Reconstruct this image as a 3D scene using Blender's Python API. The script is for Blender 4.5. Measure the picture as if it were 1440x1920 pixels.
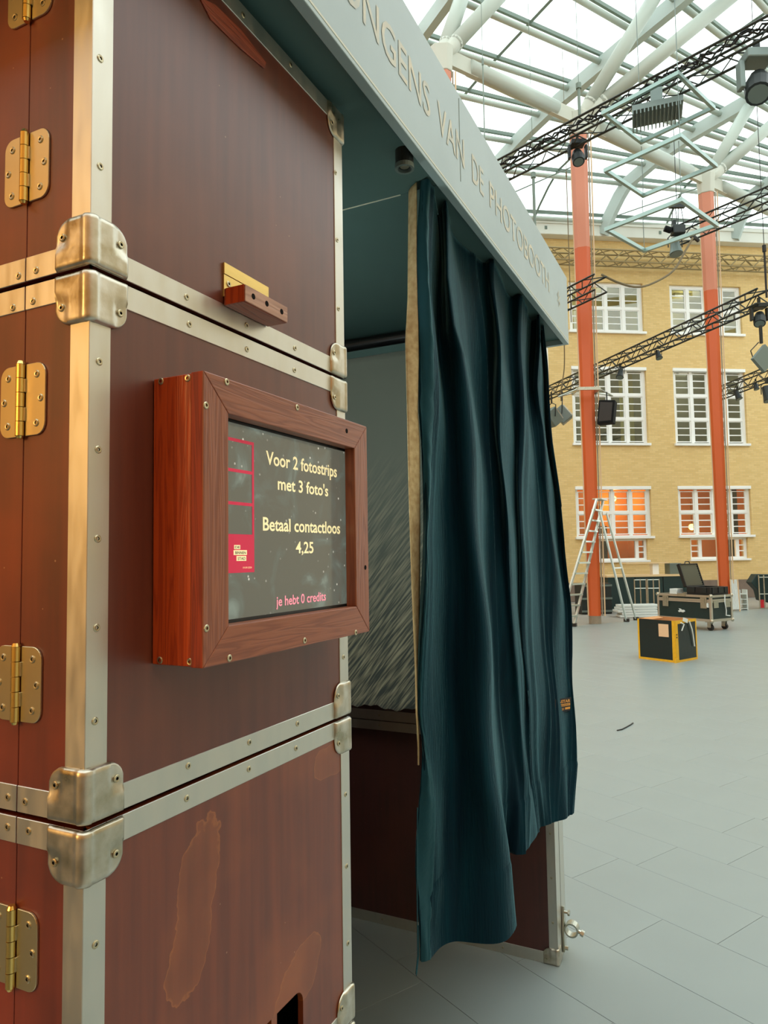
import bpy, bmesh, math, random
import numpy as np
from mathutils import Vector, Matrix

for o in list(bpy.data.objects):
    bpy.data.objects.remove(o, do_unlink=True)
scn = bpy.context.scene
COL = scn.collection

# ------------------------------------------------------------------ camera
F = 1319.0                      # focal length in pixels of the 1440x1920 frame
PT, RL, YW, H = math.radians(3.62), math.radians(-0.904), math.radians(25.94), 1.6
def _axes():
    c, s = math.cos(PT), math.sin(PT)
    right = np.array([1, 0, 0.]); fwd = np.array([0, c, s]); up = np.array([0, -s, c])
    r2 = math.cos(RL)*right + math.sin(RL)*up
    u2 = -math.sin(RL)*right + math.cos(RL)*up
    cz, sz = math.cos(YW), math.sin(YW)
    M = np.array([[cz, -sz, 0], [sz, cz, 0], [0, 0, 1]])
    return M@r2, M@u2, M@fwd
RT, UP, FW = _axes()
CP = np.array([0, 0, H])
cam = bpy.data.cameras.new('camera')
cam.sensor_fit = 'VERTICAL'; cam.sensor_height = 36.0
cam.lens = F/1920*36.0
cam.clip_start = 0.02; cam.clip_end = 300
cam_o = bpy.data.objects.new('camera', cam); COL.objects.link(cam_o)
cam_o.matrix_world = Matrix([[RT[0], UP[0], -FW[0], 0], [RT[1], UP[1], -FW[1], 0], [RT[2], UP[2], -FW[2], H], [0, 0, 0, 1]])
scn.camera = cam_o

# ------------------------------------------------------------------ sky, lamps, exposure
world = bpy.data.worlds.new('overcast_sky'); scn.world = world
world.use_nodes = True
bg = world.node_tree.nodes['Background']
bg.inputs[0].default_value = (0.91, 1.0, 0.99, 1)
bg.inputs[1].default_value = 2.6
# added warm fill light, unseen behind the camera, warming the booth's hinge side
fl = bpy.data.lights.new('warm_fill', 'AREA'); fl.energy = 260; fl.size = 2.2; fl.color = (1.0, 0.58, 0.20)
fl_o = bpy.data.objects.new('warm_fill', fl); COL.objects.link(fl_o)
fl_o.location = (-4.2, -6.4, 3.4)
fl_o.rotation_euler = (Vector((-0.9, 0.6, 1.5)) - Vector(fl_o.location)).to_track_quat('-Z', 'Y').to_euler()
vs = scn.view_settings
vs.view_transform = 'Standard'; vs.look = 'None'; vs.gamma = 1.0; vs.exposure = 0.0
vs.use_curve_mapping = False
scn.display_settings.display_device = 'sRGB'

# ------------------------------------------------------------------ pixel -> place helpers
def ray(x, y): return RT*(x-720)/F - UP*(y-960)/F + FW
def onX(x, y, X): d = ray(x, y); return CP + d*(X/d[0])
def onY(x, y, Y): d = ray(x, y); return CP + d*(Y/d[1])
def onZ(x, y, Z): d = ray(x, y); return CP + d*((Z-H)/d[2])
def dep(x, y, D): return CP + ray(x, y)*D
fh = np.array([-math.sin(YW), math.cos(YW), 0]); rh = np.array([math.cos(YW), math.sin(YW), 0])
def plan(r, d, z=0.0): return rh*r + fh*d + np.array([0, 0, z])
FA = math.radians(82.8)
fd = rh*math.sin(FA) + fh*math.cos(FA)          # along the brick facade
fn = np.cross([0, 0, 1], fd)                    # into the building
F0 = plan(9.46, 24.0)
FROT = math.atan2(fd[1], fd[0])
def onF(x, y, off=0.0):
    d = ray(x, y); return CP + d*(((F0+fn*off-CP)@fn)/(d@fn))
def fac(x, y, off=0.0):
    P = onF(x, y, off); return float((P-F0)@fd), float(P[2])

# ------------------------------------------------------------------ materials
def lin(c): return tuple(((v/255.0)/12.92 if v/255.0 <= 0.04045 else ((v/255.0+0.055)/1.055)**2.4) for v in c)
MATS = {}
def mat(name, rgb, rough=0.5, metal=0.0, spec=0.5, coat=0.0, coat_rough=0.1, sheen=0.0, sheen_tint=(1, 1, 1),
        var=0.0, vscale=8.0, stretch=(1, 1, 1), bump=0.0, bscale=60.0, var_rgb=None, emit=None, estr=0.0, detail=5.0, rvar=0.0):
    m = bpy.data.materials.new(name); m.use_nodes = True
    nt = m.node_tree; N = nt.nodes; L = nt.links
    b = N['Principled BSDF']
    c = lin(rgb)
    b.inputs['Base Color'].default_value = (*c, 1)
    b.inputs['Roughness'].default_value = rough; b.inputs['Metallic'].default_value = metal
    b.inputs['Specular IOR Level'].default_value = spec
    b.inputs['Coat Weight'].default_value = coat; b.inputs['Coat Roughness'].default_value = coat_rough
    b.inputs['Sheen Weight'].default_value = sheen; b.inputs['Sheen Tint'].default_value = (*sheen_tint, 1)
    if emit is not None:
        b.inputs['Emission Color'].default_value = (*lin(emit), 1); b.inputs['Emission Strength'].default_value = estr
    if var or bump or rvar:
        tc = N.new('ShaderNodeTexCoord'); mp = N.new('ShaderNodeMapping')
        mp.inputs['Scale'].default_value = stretch
        L.new(tc.outputs['Object'], mp.inputs['Vector'])
    if var or rvar:
        nz = N.new('ShaderNodeTexNoise'); nz.inputs['Scale'].default_value = vscale; nz.inputs['Detail'].default_value = detail
        L.new(mp.outputs['Vector'], nz.inputs['Vector'])
    if var:
        cr = N.new('ShaderNodeValToRGB')
        c2 = lin(var_rgb) if var_rgb else tuple(v*(1-var) for v in c)
        cr.color_ramp.elements[0].position = 0.33; cr.color_ramp.elements[0].color = (*c2, 1)
        cr.color_ramp.elements[1].position = 0.67; cr.color_ramp.elements[1].color = (*c, 1)
        L.new(nz.outputs['Fac'], cr.inputs['Fac']); L.new(cr.outputs['Color'], b.inputs['Base Color'])
    if rvar:
        mr = N.new('ShaderNodeMapRange'); mr.inputs['To Min'].default_value = max(0.02, rough-rvar); mr.inputs['To Max'].default_value = min(1, rough+rvar)
        mr.inputs['From Min'].default_value = .3; mr.inputs['From Max'].default_value = .7
        L.new(nz.outputs['Fac'], mr.inputs['Value']); L.new(mr.outputs['Result'], b.inputs['Roughness'])
    if bump:
        n2 = N.new('ShaderNodeTexNoise'); n2.inputs['Scale'].default_value = bscale; n2.inputs['Detail'].default_value = 4
        L.new(mp.outputs['Vector'], n2.inputs['Vector'])
        bp = N.new('ShaderNodeBump'); bp.inputs['Strength'].default_value = bump; bp.inputs['Distance'].default_value = 0.002
        L.new(n2.outputs['Fac'], bp.inputs['Height']); L.new(bp.outputs['Normal'], b.inputs['Normal'])
    MATS[name] = m
    return m

M = MATS
mat('aluminium', (210, 208, 198), rough=.40, metal=1.0, var=.06, vscale=14, stretch=(4, 4, 1), rvar=.08)
mat('corner_steel', (214, 210, 198), rough=.36, metal=1.0, var=.30, vscale=26, var_rgb=(168, 158, 132), rvar=.12, bump=.15, bscale=90)
mat('zinc_hinge', (205, 190, 150), rough=.34, metal=1.0, var=.08, vscale=20)
mat('zinc_barrel', (226, 196, 116), rough=.26, metal=1.0)
mat('screw_steel', (190, 180, 150), rough=.35, metal=1.0)
mat('dark_hole', (18, 14, 12), rough=.9, spec=.1)
mat('gap_dark', (14, 16, 18), rough=.9, spec=.1)
mat('brass', (236, 206, 128), rough=.33, metal=.9, var=.1, vscale=12, stretch=(1, 1, 6))
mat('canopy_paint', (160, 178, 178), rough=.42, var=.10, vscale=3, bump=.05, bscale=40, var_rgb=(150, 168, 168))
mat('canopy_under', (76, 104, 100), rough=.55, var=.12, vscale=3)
mat('canopy_border', (205, 205, 186), rough=.5)
mat('faded_gold', (214, 205, 178), rough=.5, var=.25, vscale=22, var_rgb=(186, 190, 178))
mat('lining_cloth', (204, 186, 142), rough=.95, spec=.1, var=.35, vscale=60, var_rgb=(176, 152, 110), bump=.3, bscale=400)
mat('backdrop_cloth', (110, 116, 108), rough=.8, spec=.2, sheen=.3)
mat('black_plastic', (20, 24, 26), rough=.4)
mat('black_matte', (16, 18, 20), rough=.8, spec=.2)
mat('black_metal', (36, 42, 42), rough=.45, metal=.3)
mat('grey_metal', (110, 124, 120), rough=.45, metal=.4)
mat('galv', (196, 198, 186), rough=.35, metal=1.0, var=.2, vscale=30)
mat('cream_print', (236, 222, 170), rough=.5, emit=(236, 222, 170), estr=.55)
mat('pink_print', (240, 150, 165), rough=.5, emit=(235, 140, 160), estr=.5)
mat('red_print', (200, 30, 70), rough=.4, emit=(200, 30, 70), estr=.35)
mat('dark_print', (50, 46, 36), rough=.6)
mat('patch_black', (30, 28, 30), rough=.9)
mat('patch_orange', (215, 150, 60), rough=.8)
mat('brick_wall_paint', (205, 172, 104), rough=.85)
mat('pale_plaster', (226, 210, 180), rough=.9)
mat('brick_orange', (212, 146, 66), rough=.85, var=.15, vscale=2)
mat('white_paint', (240, 242, 240), rough=.45)
mat('gutter_paint', (226, 228, 220), rough=.6)
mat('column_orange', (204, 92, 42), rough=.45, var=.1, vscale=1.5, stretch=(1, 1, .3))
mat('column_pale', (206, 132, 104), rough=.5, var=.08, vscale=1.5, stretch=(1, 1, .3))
mat('column_edge', (206, 176, 140), rough=.5)
mat('column_base', (150, 136, 116), rough=.8, var=.25, vscale=6)
mat('concrete_white', (196, 198, 186), rough=.6)
mat('roof_steel', (176, 190, 186), rough=.5)
mat('roof_tube', (186, 196, 188), rough=.45)
mat('roof_bar', (112, 128, 118), rough=.5)
mat('ladder_alu', (206, 214, 206), rough=.35, metal=.8)
mat('road_black', (22, 46, 44), rough=.4, var=.15, vscale=6)
mat('foam', (132, 134, 120), rough=.95)
mat('yellow_tape', (232, 178, 30), rough=.45, var=.15, vscale=20)
mat('cardboard', (196, 142, 92), rough=.9, var=.12, vscale=5)
mat('label_paper', (226, 190, 150), rough=.8)
mat('black_foil', (20, 34, 32), rough=.25, bump=1.0, bscale=14)
mat('plinth', (128, 112, 100), rough=.9, var=.15, vscale=4)
mat('plaza', (150, 146, 138), rough=.6, var=.12, vscale=1.2)
mat('dark_green_box', (24, 50, 50), rough=.5)
mat('ply_top', (224, 196, 150), rough=.6)
mat('white_plank', (214, 222, 220), rough=.4)
mat('wire_black', (14, 14, 14), rough=.6)
mat('cable_brown', (110, 96, 66), rough=.7)
mat('truss_black', (40, 46, 42), rough=.4, metal=.4)
mat('truss_alu', (142, 164, 158), rough=.35, metal=.6)
mat('truss_wall', (150, 132, 92), rough=.5, metal=.2)
mat('red_plastic', (196, 30, 44), rough=.4)
mat('teal_plastic', (0, 150, 140), rough=.4)
mat('room_warm', (224, 150, 66), rough=.9)
mat('room_grey', (176, 174, 154), rough=.9)
mat('room_yellow', (226, 212, 140), rough=.9)
mat('room_dark', (40, 44, 42), rough=.9)
mat('bulb_glow', (255, 220, 120), emit=(255, 214, 110), estr=6)
mat('dark_tile_base', (70, 74, 70), rough=.7)

def nodes(name):
    m = M[name]; return m, m.node_tree.nodes, m.node_tree.links, m.node_tree.nodes['Principled BSDF']

# stained plywood: vertical grain, cloudy stain, a water mark with its own outline
def plywood(name, c1, c2, c3, stain=None, rough=.34):
    mat(name, c1, rough=rough, spec=.75)
    m, N, L, b = nodes(name)
    tc = N.new('ShaderNodeTexCoord')
    mp = N.new('ShaderNodeMapping'); mp.inputs['Scale'].default_value = (26, 26, 1.6); L.new(tc.outputs['Object'], mp.inputs['Vector'])
    g = N.new('ShaderNodeTexNoise'); g.inputs['Scale'].default_value = 1.6; g.inputs['Detail'].default_value = 6; L.new(mp.outputs['Vector'], g.inputs['Vector'])
    cl = N.new('ShaderNodeTexNoise'); cl.inputs['Scale'].default_value = 4.5; cl.inputs['Detail'].default_value = 3; L.new(tc.outputs['Object'], cl.inputs['Vector'])
    r1 = N.new('ShaderNodeValToRGB'); r1.color_ramp.elements[0].position = .35; r1.color_ramp.elements[0].color = (*lin(c2), 1)
    r1.color_ramp.elements[1].position = .7; r1.color_ramp.elements[1].color = (*lin(c1), 1); L.new(g.outputs['Fac'], r1.inputs['Fac'])
    r2 = N.new('ShaderNodeValToRGB'); r2.color_ramp.elements[0].position = .45; r2.color_ramp.elements[0].color = (0, 0, 0, 1)
    r2.color_ramp.elements[1].position = .72; r2.color_ramp.elements[1].color = (.7, .7, .7, 1); L.new(cl.outputs['Fac'], r2.inputs['Fac'])
    mx = N.new('ShaderNodeMix'); mx.data_type = 'RGBA'; L.new(r2.outputs['Color'], mx.inputs['Factor'])
    L.new(r1.outputs['Color'], mx.inputs['A']); mx.inputs['B'].default_value = (*lin(c3), 1)
    out = mx.outputs['Result']
    # pale specks
    vo = N.new('ShaderNodeTexVoronoi'); vo.inputs['Scale'].default_value = 22; L.new(tc.outputs['Object'], vo.inputs['Vector'])
    lt = N.new('ShaderNodeMath'); lt.operation = 'LESS_THAN'; lt.inputs[1].default_value = .028; L.new(vo.outputs['Distance'], lt.inputs[0])
    vr = N.new('ShaderNodeMath'); vr.operation = 'MULTIPLY'; vr.inputs[1].default_value = .35; L.new(lt.outputs[0], vr.inputs[0])
    ms = N.new('ShaderNodeMix'); ms.data_type = 'RGBA'; L.new(vr.outputs[0], ms.inputs['Factor']); L.new(out, ms.inputs['A']); ms.inputs['B'].default_value = (*lin((214, 170, 130)), 1)
    out = ms.outputs['Result']
    for (cy, cz, ry, rz, shear) in (stain or []):
        # warped ellipse in the panel plane (object y, z)
        nz = N.new('ShaderNodeTexNoise'); nz.inputs['Scale'].default_value = 18; nz.inputs['Detail'].default_value = 4; L.new(tc.outputs['Object'], nz.inputs['Vector'])
        sp = N.new('ShaderNodeSeparateXYZ'); L.new(tc.outputs['Object'], sp.inputs[0])
        def mth(op, a, bb):
            n = N.new('ShaderNodeMath'); n.operation = op
            for i, v in enumerate((a, bb)):
                if isinstance(v, (int, float)): n.inputs[i].default_value = v
                else: L.new(v, n.inputs[i])
            return n.outputs[0]
        dz = mth('SUBTRACT', sp.outputs['Z'], cz)
        dy = mth('SUBTRACT', mth('SUBTRACT', sp.outputs['Y'], cy), mth('MULTIPLY', dz, shear))
        e = mth('ADD', mth('POWER', mth('DIVIDE', mth('ABSOLUTE', dy, 0), ry), 2.0), mth('POWER', mth('DIVIDE', mth('ABSOLUTE', dz, 0), rz), 4.0))
        e = mth('ADD', e, mth('MULTIPLY', mth('SUBTRACT', nz.outputs['Fac'], .5), 2.4))
        rr = N.new('ShaderNodeValToRGB'); el = rr.color_ramp.elements
        el[0].position = 0.0; el[0].color = (.10, .10, .10, 1); el[1].position = 1.0; el[1].color = (0, 0, 0, 1)
        a = rr.color_ramp.elements.new(.80); a.color = (.18, .18, .18, 1)
        a = rr.color_ramp.elements.new(.90); a.color = (.55, .55, .55, 1)
        a = rr.color_ramp.elements.new(.94); a.color = (.0, .0, .0, 1)
        L.new(e, rr.inputs['Fac'])
        mz = N.new('ShaderNodeMix'); mz.data_type = 'RGBA'; L.new(rr.outputs['Color'], mz.inputs['Factor']); L.new(out, mz.inputs['A']); mz.inputs['B'].default_value = (*lin((176, 104, 48)), 1)
        out = mz.outputs['Result']
    L.new(out, b.inputs['Base Color'])
    bp = N.new('ShaderNodeBump'); bp.inputs['Strength'].default_value = .08; bp.inputs['Distance'].default_value = .001
    L.new(g.outputs['Fac'], bp.inputs['Height']); L.new(bp.outputs['Normal'], b.inputs['Normal'])
plywood('ply_dark', (100, 46, 28), (82, 34, 21), (112, 56, 32), rough=.36)
plywood('ply_stained', (118, 54, 28), (94, 40, 21), (142, 74, 36), stain=[(-.125, .385, .042, .115, .22), (.13, .165, .06, .05, .6), (.24, .485, .055, .03, 0)], rough=.36)
plywood('ply_side', (108, 42, 24), (84, 30, 18), (134, 50, 22), rough=.38)
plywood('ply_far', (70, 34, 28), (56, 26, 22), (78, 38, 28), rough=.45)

# brushed / stained pine with rings along one axis
def pine(name, c1, c2, axis, rough=.4, sc=1.0):
    mat(name, c1, rough=rough, coat=.15, coat_rough=.2)
    m, N, L, b = nodes(name)
    tc = N.new('ShaderNodeTexCoord'); mp = N.new('ShaderNodeMapping')
    s = [60*sc, 60*sc, 60*sc]; s[axis] = 3.0*sc; mp.inputs['Scale'].default_value = s
    L.new(tc.outputs['Object'], mp.inputs['Vector'])
    nz = N.new('ShaderNodeTexNoise'); nz.inputs['Scale'].default_value = 1.1; nz.inputs['Detail'].default_value = 2; nz.inputs['Distortion'].default_value = .6
    L.new(mp.outputs['Vector'], nz.inputs['Vector'])
    mu = N.new('ShaderNodeMath'); mu.operation = 'MULTIPLY'; mu.inputs[1].default_value = 11; L.new(nz.outputs['Fac'], mu.inputs[0])
    fr = N.new('ShaderNodeMath'); fr.operation = 'PINGPONG'; fr.inputs[1].default_value = 1; L.new(mu.outputs[0], fr.inputs[0])
    cr = N.new('ShaderNodeValToRGB'); cr.color_ramp.elements[0].color = (*lin(c2), 1); cr.color_ramp.elements[1].color = (*lin(c1), 1)
    cr.color_ramp.elements[0].position = .05; cr.color_ramp.elements[1].position = .6
    L.new(fr.outputs[0], cr.inputs['Fac']); L.new(cr.outputs['Color'], b.inputs['Base Color'])
    bp = N.new('ShaderNodeBump'); bp.inputs['Strength'].default_value = .22; bp.inputs['Distance'].default_value = .001
    L.new(fr.outputs[0], bp.inputs['Height']); L.new(bp.outputs['Normal'], b.inputs['Normal'])
pine('pine_y', (140, 78, 50), (120, 62, 38), 1)
pine('pine_z', (140, 78, 50), (120, 62, 38), 2)
pine('pine_side', (172, 62, 16), (146, 46, 10), 2, rough=.36)
pine('pine_edge', (138, 44, 12), (112, 32, 8), 2, rough=.7)
M['pine_edge'].node_tree.nodes['Principled BSDF'].inputs['Coat Weight'].default_value = 0
pine('pine_block', (146, 66, 40), (116, 46, 26), 1)
pine('pine_block_face', (176, 130, 104), (150, 104, 80), 1, sc=.7)

# velvet
mat('velvet', (0, 44, 55), rough=.8, spec=.15, sheen=.42, sheen_tint=(.30, .66, .70), var=.35, vscale=7, stretch=(4, 4, .35), var_rgb=(0, 30, 43), bump=.9, bscale=46)
M['velvet'].node_tree.nodes['Principled BSDF'].inputs['Sheen Roughness'].default_value = .27
mat('velvet_hem', (8, 56, 66), rough=.8, spec=.2, sheen=.4, sheen_tint=(.34, .66, .68), bump=.4, bscale=90)

# backdrop with diagonal brushed streaks
m, N, L, b = nodes('backdrop_cloth')
tc = N.new('ShaderNodeTexCoord'); m0 = N.new('ShaderNodeMapping'); m0.inputs['Rotation'].default_value = (0, math.radians(50), 0); L.new(tc.outputs['Object'], m0.inputs['Vector'])
mp = N.new('ShaderNodeMapping'); mp.inputs['Scale'].default_value = (6.0, 1, 105)
L.new(m0.outputs['Vector'], mp.inputs['Vector'])
nz = N.new('ShaderNodeTexNoise'); nz.inputs['Scale'].default_value = 1.3; nz.inputs['Detail'].default_value = 3; L.new(mp.outputs['Vector'], nz.inputs['Vector'])
sp = N.new('ShaderNodeSeparateXYZ'); L.new(tc.outputs['Object'], sp.inputs[0])
mr = N.new('ShaderNodeMapRange'); mr.inputs['From Min'].default_value = 1.0; mr.inputs['From Max'].default_value = .25; mr.inputs['To Min'].default_value = 0; mr.inputs['To Max'].default_value = 1
L.new(sp.outputs['Z'], mr.inputs['Value'])
cr = N.new('ShaderNodeValToRGB'); cr.color_ramp.elements[0].position = .42; cr.color_ramp.elements[0].color = (*lin((76, 84, 80)), 1)
cr.color_ramp.elements[1].position = .66; cr.color_ramp.elements[1].color = (*lin((178, 172, 146)), 1); L.new(nz.outputs['Fac'], cr.inputs['Fac'])
mx = N.new('ShaderNodeMix'); mx.data_type = 'RGBA'; L.new(mr.outputs['Result'], mx.inputs['Factor']); mx.inputs['A'].default_value = (*lin((116, 122, 112)), 1); L.new(cr.outputs['Color'], mx.inputs['B'])
L.new(mx.outputs['Result'], b.inputs['Base Color'])

# display: dark starry picture under glass, faintly lit
mat('display', (40, 42, 38), rough=.16, spec=.5, coat=.3, coat_rough=.05)
m, N, L, b = nodes('display')
tc = N.new('ShaderNodeTexCoord')
vo = N.new('ShaderNodeTexVoronoi'); vo.inputs['Scale'].default_value = 70; L.new(tc.outputs['Object'], vo.inputs['Vector'])
st = N.new('ShaderNodeValToRGB'); st.color_ramp.elements[0].position = 0.0; st.color_ramp.elements[0].color = (.9, .85, .7, 1); st.color_ramp.elements[1].position = .17; st.color_ramp.elements[1].color = (0, 0, 0, 1)
L.new(vo.outputs['Distance'], st.inputs['Fac'])
gate = N.new('ShaderNodeTexNoise'); gate.inputs['Scale'].default_value = 22; L.new(tc.outputs['Object'], gate.inputs['Vector'])
gr = N.new('ShaderNodeValToRGB'); gr.color_ramp.elements[0].position = .46; gr.color_ramp.elements[0].color = (0, 0, 0, 1); gr.color_ramp.elements[1].position = .58; gr.color_ramp.elements[1].color = (1, 1, 1, 1); L.new(gate.outputs['Fac'], gr.inputs['Fac'])
mu = N.new('ShaderNodeMix'); mu.data_type = 'RGBA'; mu.blend_type = 'MULTIPLY'; mu.inputs['Factor'].default_value = 1; L.new(st.outputs['Color'], mu.inputs['A']); L.new(gr.outputs['Color'], mu.inputs['B'])
neb = N.new('ShaderNodeTexNoise'); neb.inputs['Scale'].default_value = 11; neb.inputs['Detail'].default_value = 8; neb.inputs['Distortion'].default_value = 1.6; L.new(tc.outputs['Object'], neb.inputs['Vector'])
nr = N.new('ShaderNodeValToRGB'); nr.color_ramp.elements[0].position = .5; nr.color_ramp.elements[0].color = (.105, .105, .080, 1); nr.color_ramp.elements[1].position = .74; nr.color_ramp.elements[1].color = (.22, .27, .22, 1)
e = nr.color_ramp.elements.new(.60); e.color = (.115, .130, .105, 1)
L.new(neb.outputs['Fac'], nr.inputs['Fac'])
ad = N.new('ShaderNodeMix'); ad.data_type = 'RGBA'; ad.blend_type = 'ADD'; ad.inputs['Factor'].default_value = 1; L.new(nr.outputs['Color'], ad.inputs['A']); L.new(mu.outputs['Result'], ad.inputs['B'])
L.new(ad.outputs['Result'], b.inputs['Emission Color']); b.inputs['Emission Strength'].default_value = 1.0
b.inputs['Base Color'].default_value = (.02, .02, .018, 1)

# floor tiles: grey rubbery slab with fine dust
mat('floor_tile', (138, 149, 147), rough=.38, spec=.8, var=.06, vscale=1.7, bump=.05, bscale=220)
mat('floor_far', (138, 149, 147), rough=.38, spec=.8, var=.05, vscale=1.2)

# yellow brick: courses only as colour and fine relief (bricks are too far away to pick apart)
m, N, L, b = nodes('brick_wall_paint')
tc = N.new('ShaderNodeTexCoord'); mp = N.new('ShaderNodeMapping'); mp.inputs['Rotation'].default_value = (math.radians(90), 0, 0)
L.new(tc.outputs['Object'], mp.inputs['Vector'])
bt = N.new('ShaderNodeTexBrick'); bt.inputs['Scale'].default_value = 1.0; bt.inputs['Brick Width'].default_value = .22; bt.inputs['Row Height'].default_value = .065
bt.inputs['Mortar Size'].default_value = .006; bt.inputs['Color1'].default_value = (*lin((226, 196, 136)), 1); bt.inputs['Color2'].default_value = (*lin((216, 184, 122)), 1); bt.inputs['Mortar'].default_value = (*lin((208, 182, 130)), 1)
L.new(mp.outputs['Vector'], bt.inputs['Vector'])
nz = N.new('ShaderNodeTexNoise'); nz.inputs['Scale'].default_value = 4.5; L.new(tc.outputs['Object'], nz.inputs['Vector'])
cr = N.new('ShaderNodeValToRGB'); cr.color_ramp.elements[0].position = .66; cr.color_ramp.elements[0].color = (0, 0, 0, 1); cr.color_ramp.elements[1].position = .74; cr.color_ramp.elements[1].color = (.35, .35, .35, 1); L.new(nz.outputs['Fac'], cr.inputs['Fac'])
mx = N.new('ShaderNodeMix'); mx.data_type = 'RGBA'; L.new(cr.outputs['Color'], mx.inputs['Factor']); L.new(bt.outputs['Color'], mx.inputs['A']); mx.inputs['B'].default_value = (*lin((232, 206, 150)), 1)
L.new(mx.outputs['Result'], b.inputs['Base Color'])

# glass of roof and windows
def glass(name, tint, fac, rough=.05):
    m = bpy.data.materials.new(name); m.use_nodes = True
    N, L = m.node_tree.nodes, m.node_tree.links
    N.remove(N['Principled BSDF'])
    t = N.new('ShaderNodeBsdfTransparent'); t.inputs[0].default_value = (*tint, 1)
    g = N.new('ShaderNodeBsdfGlossy'); g.inputs['Roughness'].default_value = rough; g.inputs['Color'].default_value = (.9, .95, .95, 1)
    mx = N.new('ShaderNodeMixShader'); mx.inputs[0].default_value = fac
    L.new(t.outputs[0], mx.inputs[1]); L.new(g.outputs[0], mx.inputs[2]); L.new(mx.outputs[0], N['Material Output'].inputs[0])
    MATS[name] = m
glass('roof_glass', (.97, .985, .975), .04)
glass('window_glass', (.84, .88, .86), .07, .02)

# ------------------------------------------------------------------ mesh builder
class MB:
    def __init__(s): s.v = []; s.f = []; s.mi = []; s.cur = 0
    def add(s, vs, fs):
        n = len(s.v); s.v += [tuple(map(float, p)) for p in vs]
        for f in fs: s.f.append([i+n for i in f]); s.mi.append(s.cur)
        return s
    def box(s, a, b):
        (x0, y0, z0), (x1, y1, z1) = a, b
        x0, x1 = min(x0, x1), max(x0, x1); y0, y1 = min(y0, y1), max(y0, y1); z0, z1 = min(z0, z1), max(z0, z1)
        return s.add([(x0, y0, z0), (x1, y0, z0), (x1, y1, z0), (x0, y1, z0), (x0, y0, z1), (x1, y0, z1), (x1, y1, z1), (x0, y1, z1)],
                     [(0, 3, 2, 1), (4, 5, 6, 7), (0, 1, 5, 4), (1, 2, 6, 5), (2, 3, 7, 6), (3, 0, 4, 7)])
    def obox(s, c, ax, h):
        c = np.array(c, float); A = [np.array(a, float)*k for a, k in zip(ax, h)]
        P = []
        for sz in (-1, 1):
            for sx, sy in ((-1, -1), (1, -1), (1, 1), (-1, 1)): P.append(c+A[0]*sx+A[1]*sy+A[2]*sz)
        return s.add(P, [(0, 3, 2, 1), (4, 5, 6, 7), (0, 1, 5, 4), (1, 2, 6, 5), (2, 3, 7, 6), (3, 0, 4, 7)])
    def beam(s, p, q, w, h, up=(0, 0, 1)):
        p = np.array(p, float); q = np.array(q, float); d = q-p; l = np.linalg.norm(d); d = d/l
        u = np.array(up, float); r = np.cross(d, u); r = r/np.linalg.norm(r); u = np.cross(r, d)
        return s.obox((p+q)/2, (d, r, u), (l/2, w/2, h/2))
    def tube(s, p, q, r, n=8, r2=None, cap=True):
        p = np.array(p, float); q = np.array(q, float); d = q-p; d = d/np.linalg.norm(d)
        a = np.cross(d, (0, 0, 1) if abs(d[2]) < .9 else (1, 0, 0)); a = a/np.linalg.norm(a); b = np.cross(d, a)
        r2 = r if r2 is None else r2
        P = [p+(a*math.cos(2*math.pi*i/n)+b*math.sin(2*math.pi*i/n))*r for i in range(n)] + [q+(a*math.cos(2*math.pi*i/n)+b*math.sin(2*math.pi*i/n))*r2 for i in range(n)]
        fs = [(i, (i+1) % n, n+(i+1) % n, n+i) for i in range(n)]
        if cap: fs += [tuple(range(n))[::-1], tuple(range(n, 2*n))]
        return s.add(P, fs)
    def ring(s, c, axis, r0, r1, h, n=20):
        c = np.array(c, float); d = np.array(axis, float); d = d/np.linalg.norm(d)
        a = np.cross(d, (0, 0, 1) if abs(d[2]) < .9 else (1, 0, 0)); a = a/np.linalg.norm(a); b = np.cross(d, a)
        P = []
        for rr, hh in ((r0, 0), (r1, 0), (r1, h), (r0, h)):
            P += [c+d*hh+(a*math.cos(2*math.pi*i/n)+b*math.sin(2*math.pi*i/n))*rr for i in range(n)]
        fs = []
        for k in range(4):
            for i in range(n): fs.append((k*n+i, k*n+(i+1) % n, ((k+1) % 4)*n+(i+1) % n, ((k+1) % 4)*n+i))
        return s.add(P, fs)
    def path(s, pts, r, n=6):
        pts = [np.array(p, float) for p in pts]; base = len(s.v); N = len(pts); a = None
        for i, p in enumerate(pts):
            d = pts[min(i+1, N-1)]-pts[max(i-1, 0)]; d = d/np.linalg.norm(d)
            if a is None:
                a = np.cross(d, (0, 0, 1) if abs(d[2]) < .9 else (1, 0, 0))
            a = a - d*(a@d); a = a/np.linalg.norm(a); b = np.cross(d, a)
            rr = r[i] if isinstance(r, (list, tuple)) else r
            s.v += [tuple(p+(a*math.cos(2*math.pi*k/n)+b*math.sin(2*math.pi*k/n))*rr) for k in range(n)]
        for i in range(N-1):
            for k in range(n):
                s.f.append([base+i*n+k, base+i*n+(k+1) % n, base+(i+1)*n+(k+1) % n, base+(i+1)*n+k]); s.mi.append(s.cur)
        s.f.append([base+k for k in range(n)][::-1]); s.mi.append(s.cur)
        s.f.append([base+(N-1)*n+k for k in range(n)]); s.mi.append(s.cur)
        return s
    def prism(s, poly, o, u, v, w, h):
        """polygon (a,b) in the u,v plane at o, extruded along w by h"""
        o, u, v, w = (np.array(t, float) for t in (o, u, v, w)); n = len(poly)
        P = [o+u*a+v*b for a, b in poly] + [o+u*a+v*b+w*h for a, b in poly]
        fs = [tuple(range(n))[::-1], tuple(range(n, 2*n))] + [(i, (i+1) % n, n+(i+1) % n, n+i) for i in range(n)]
        return s.add(P, fs)
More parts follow.
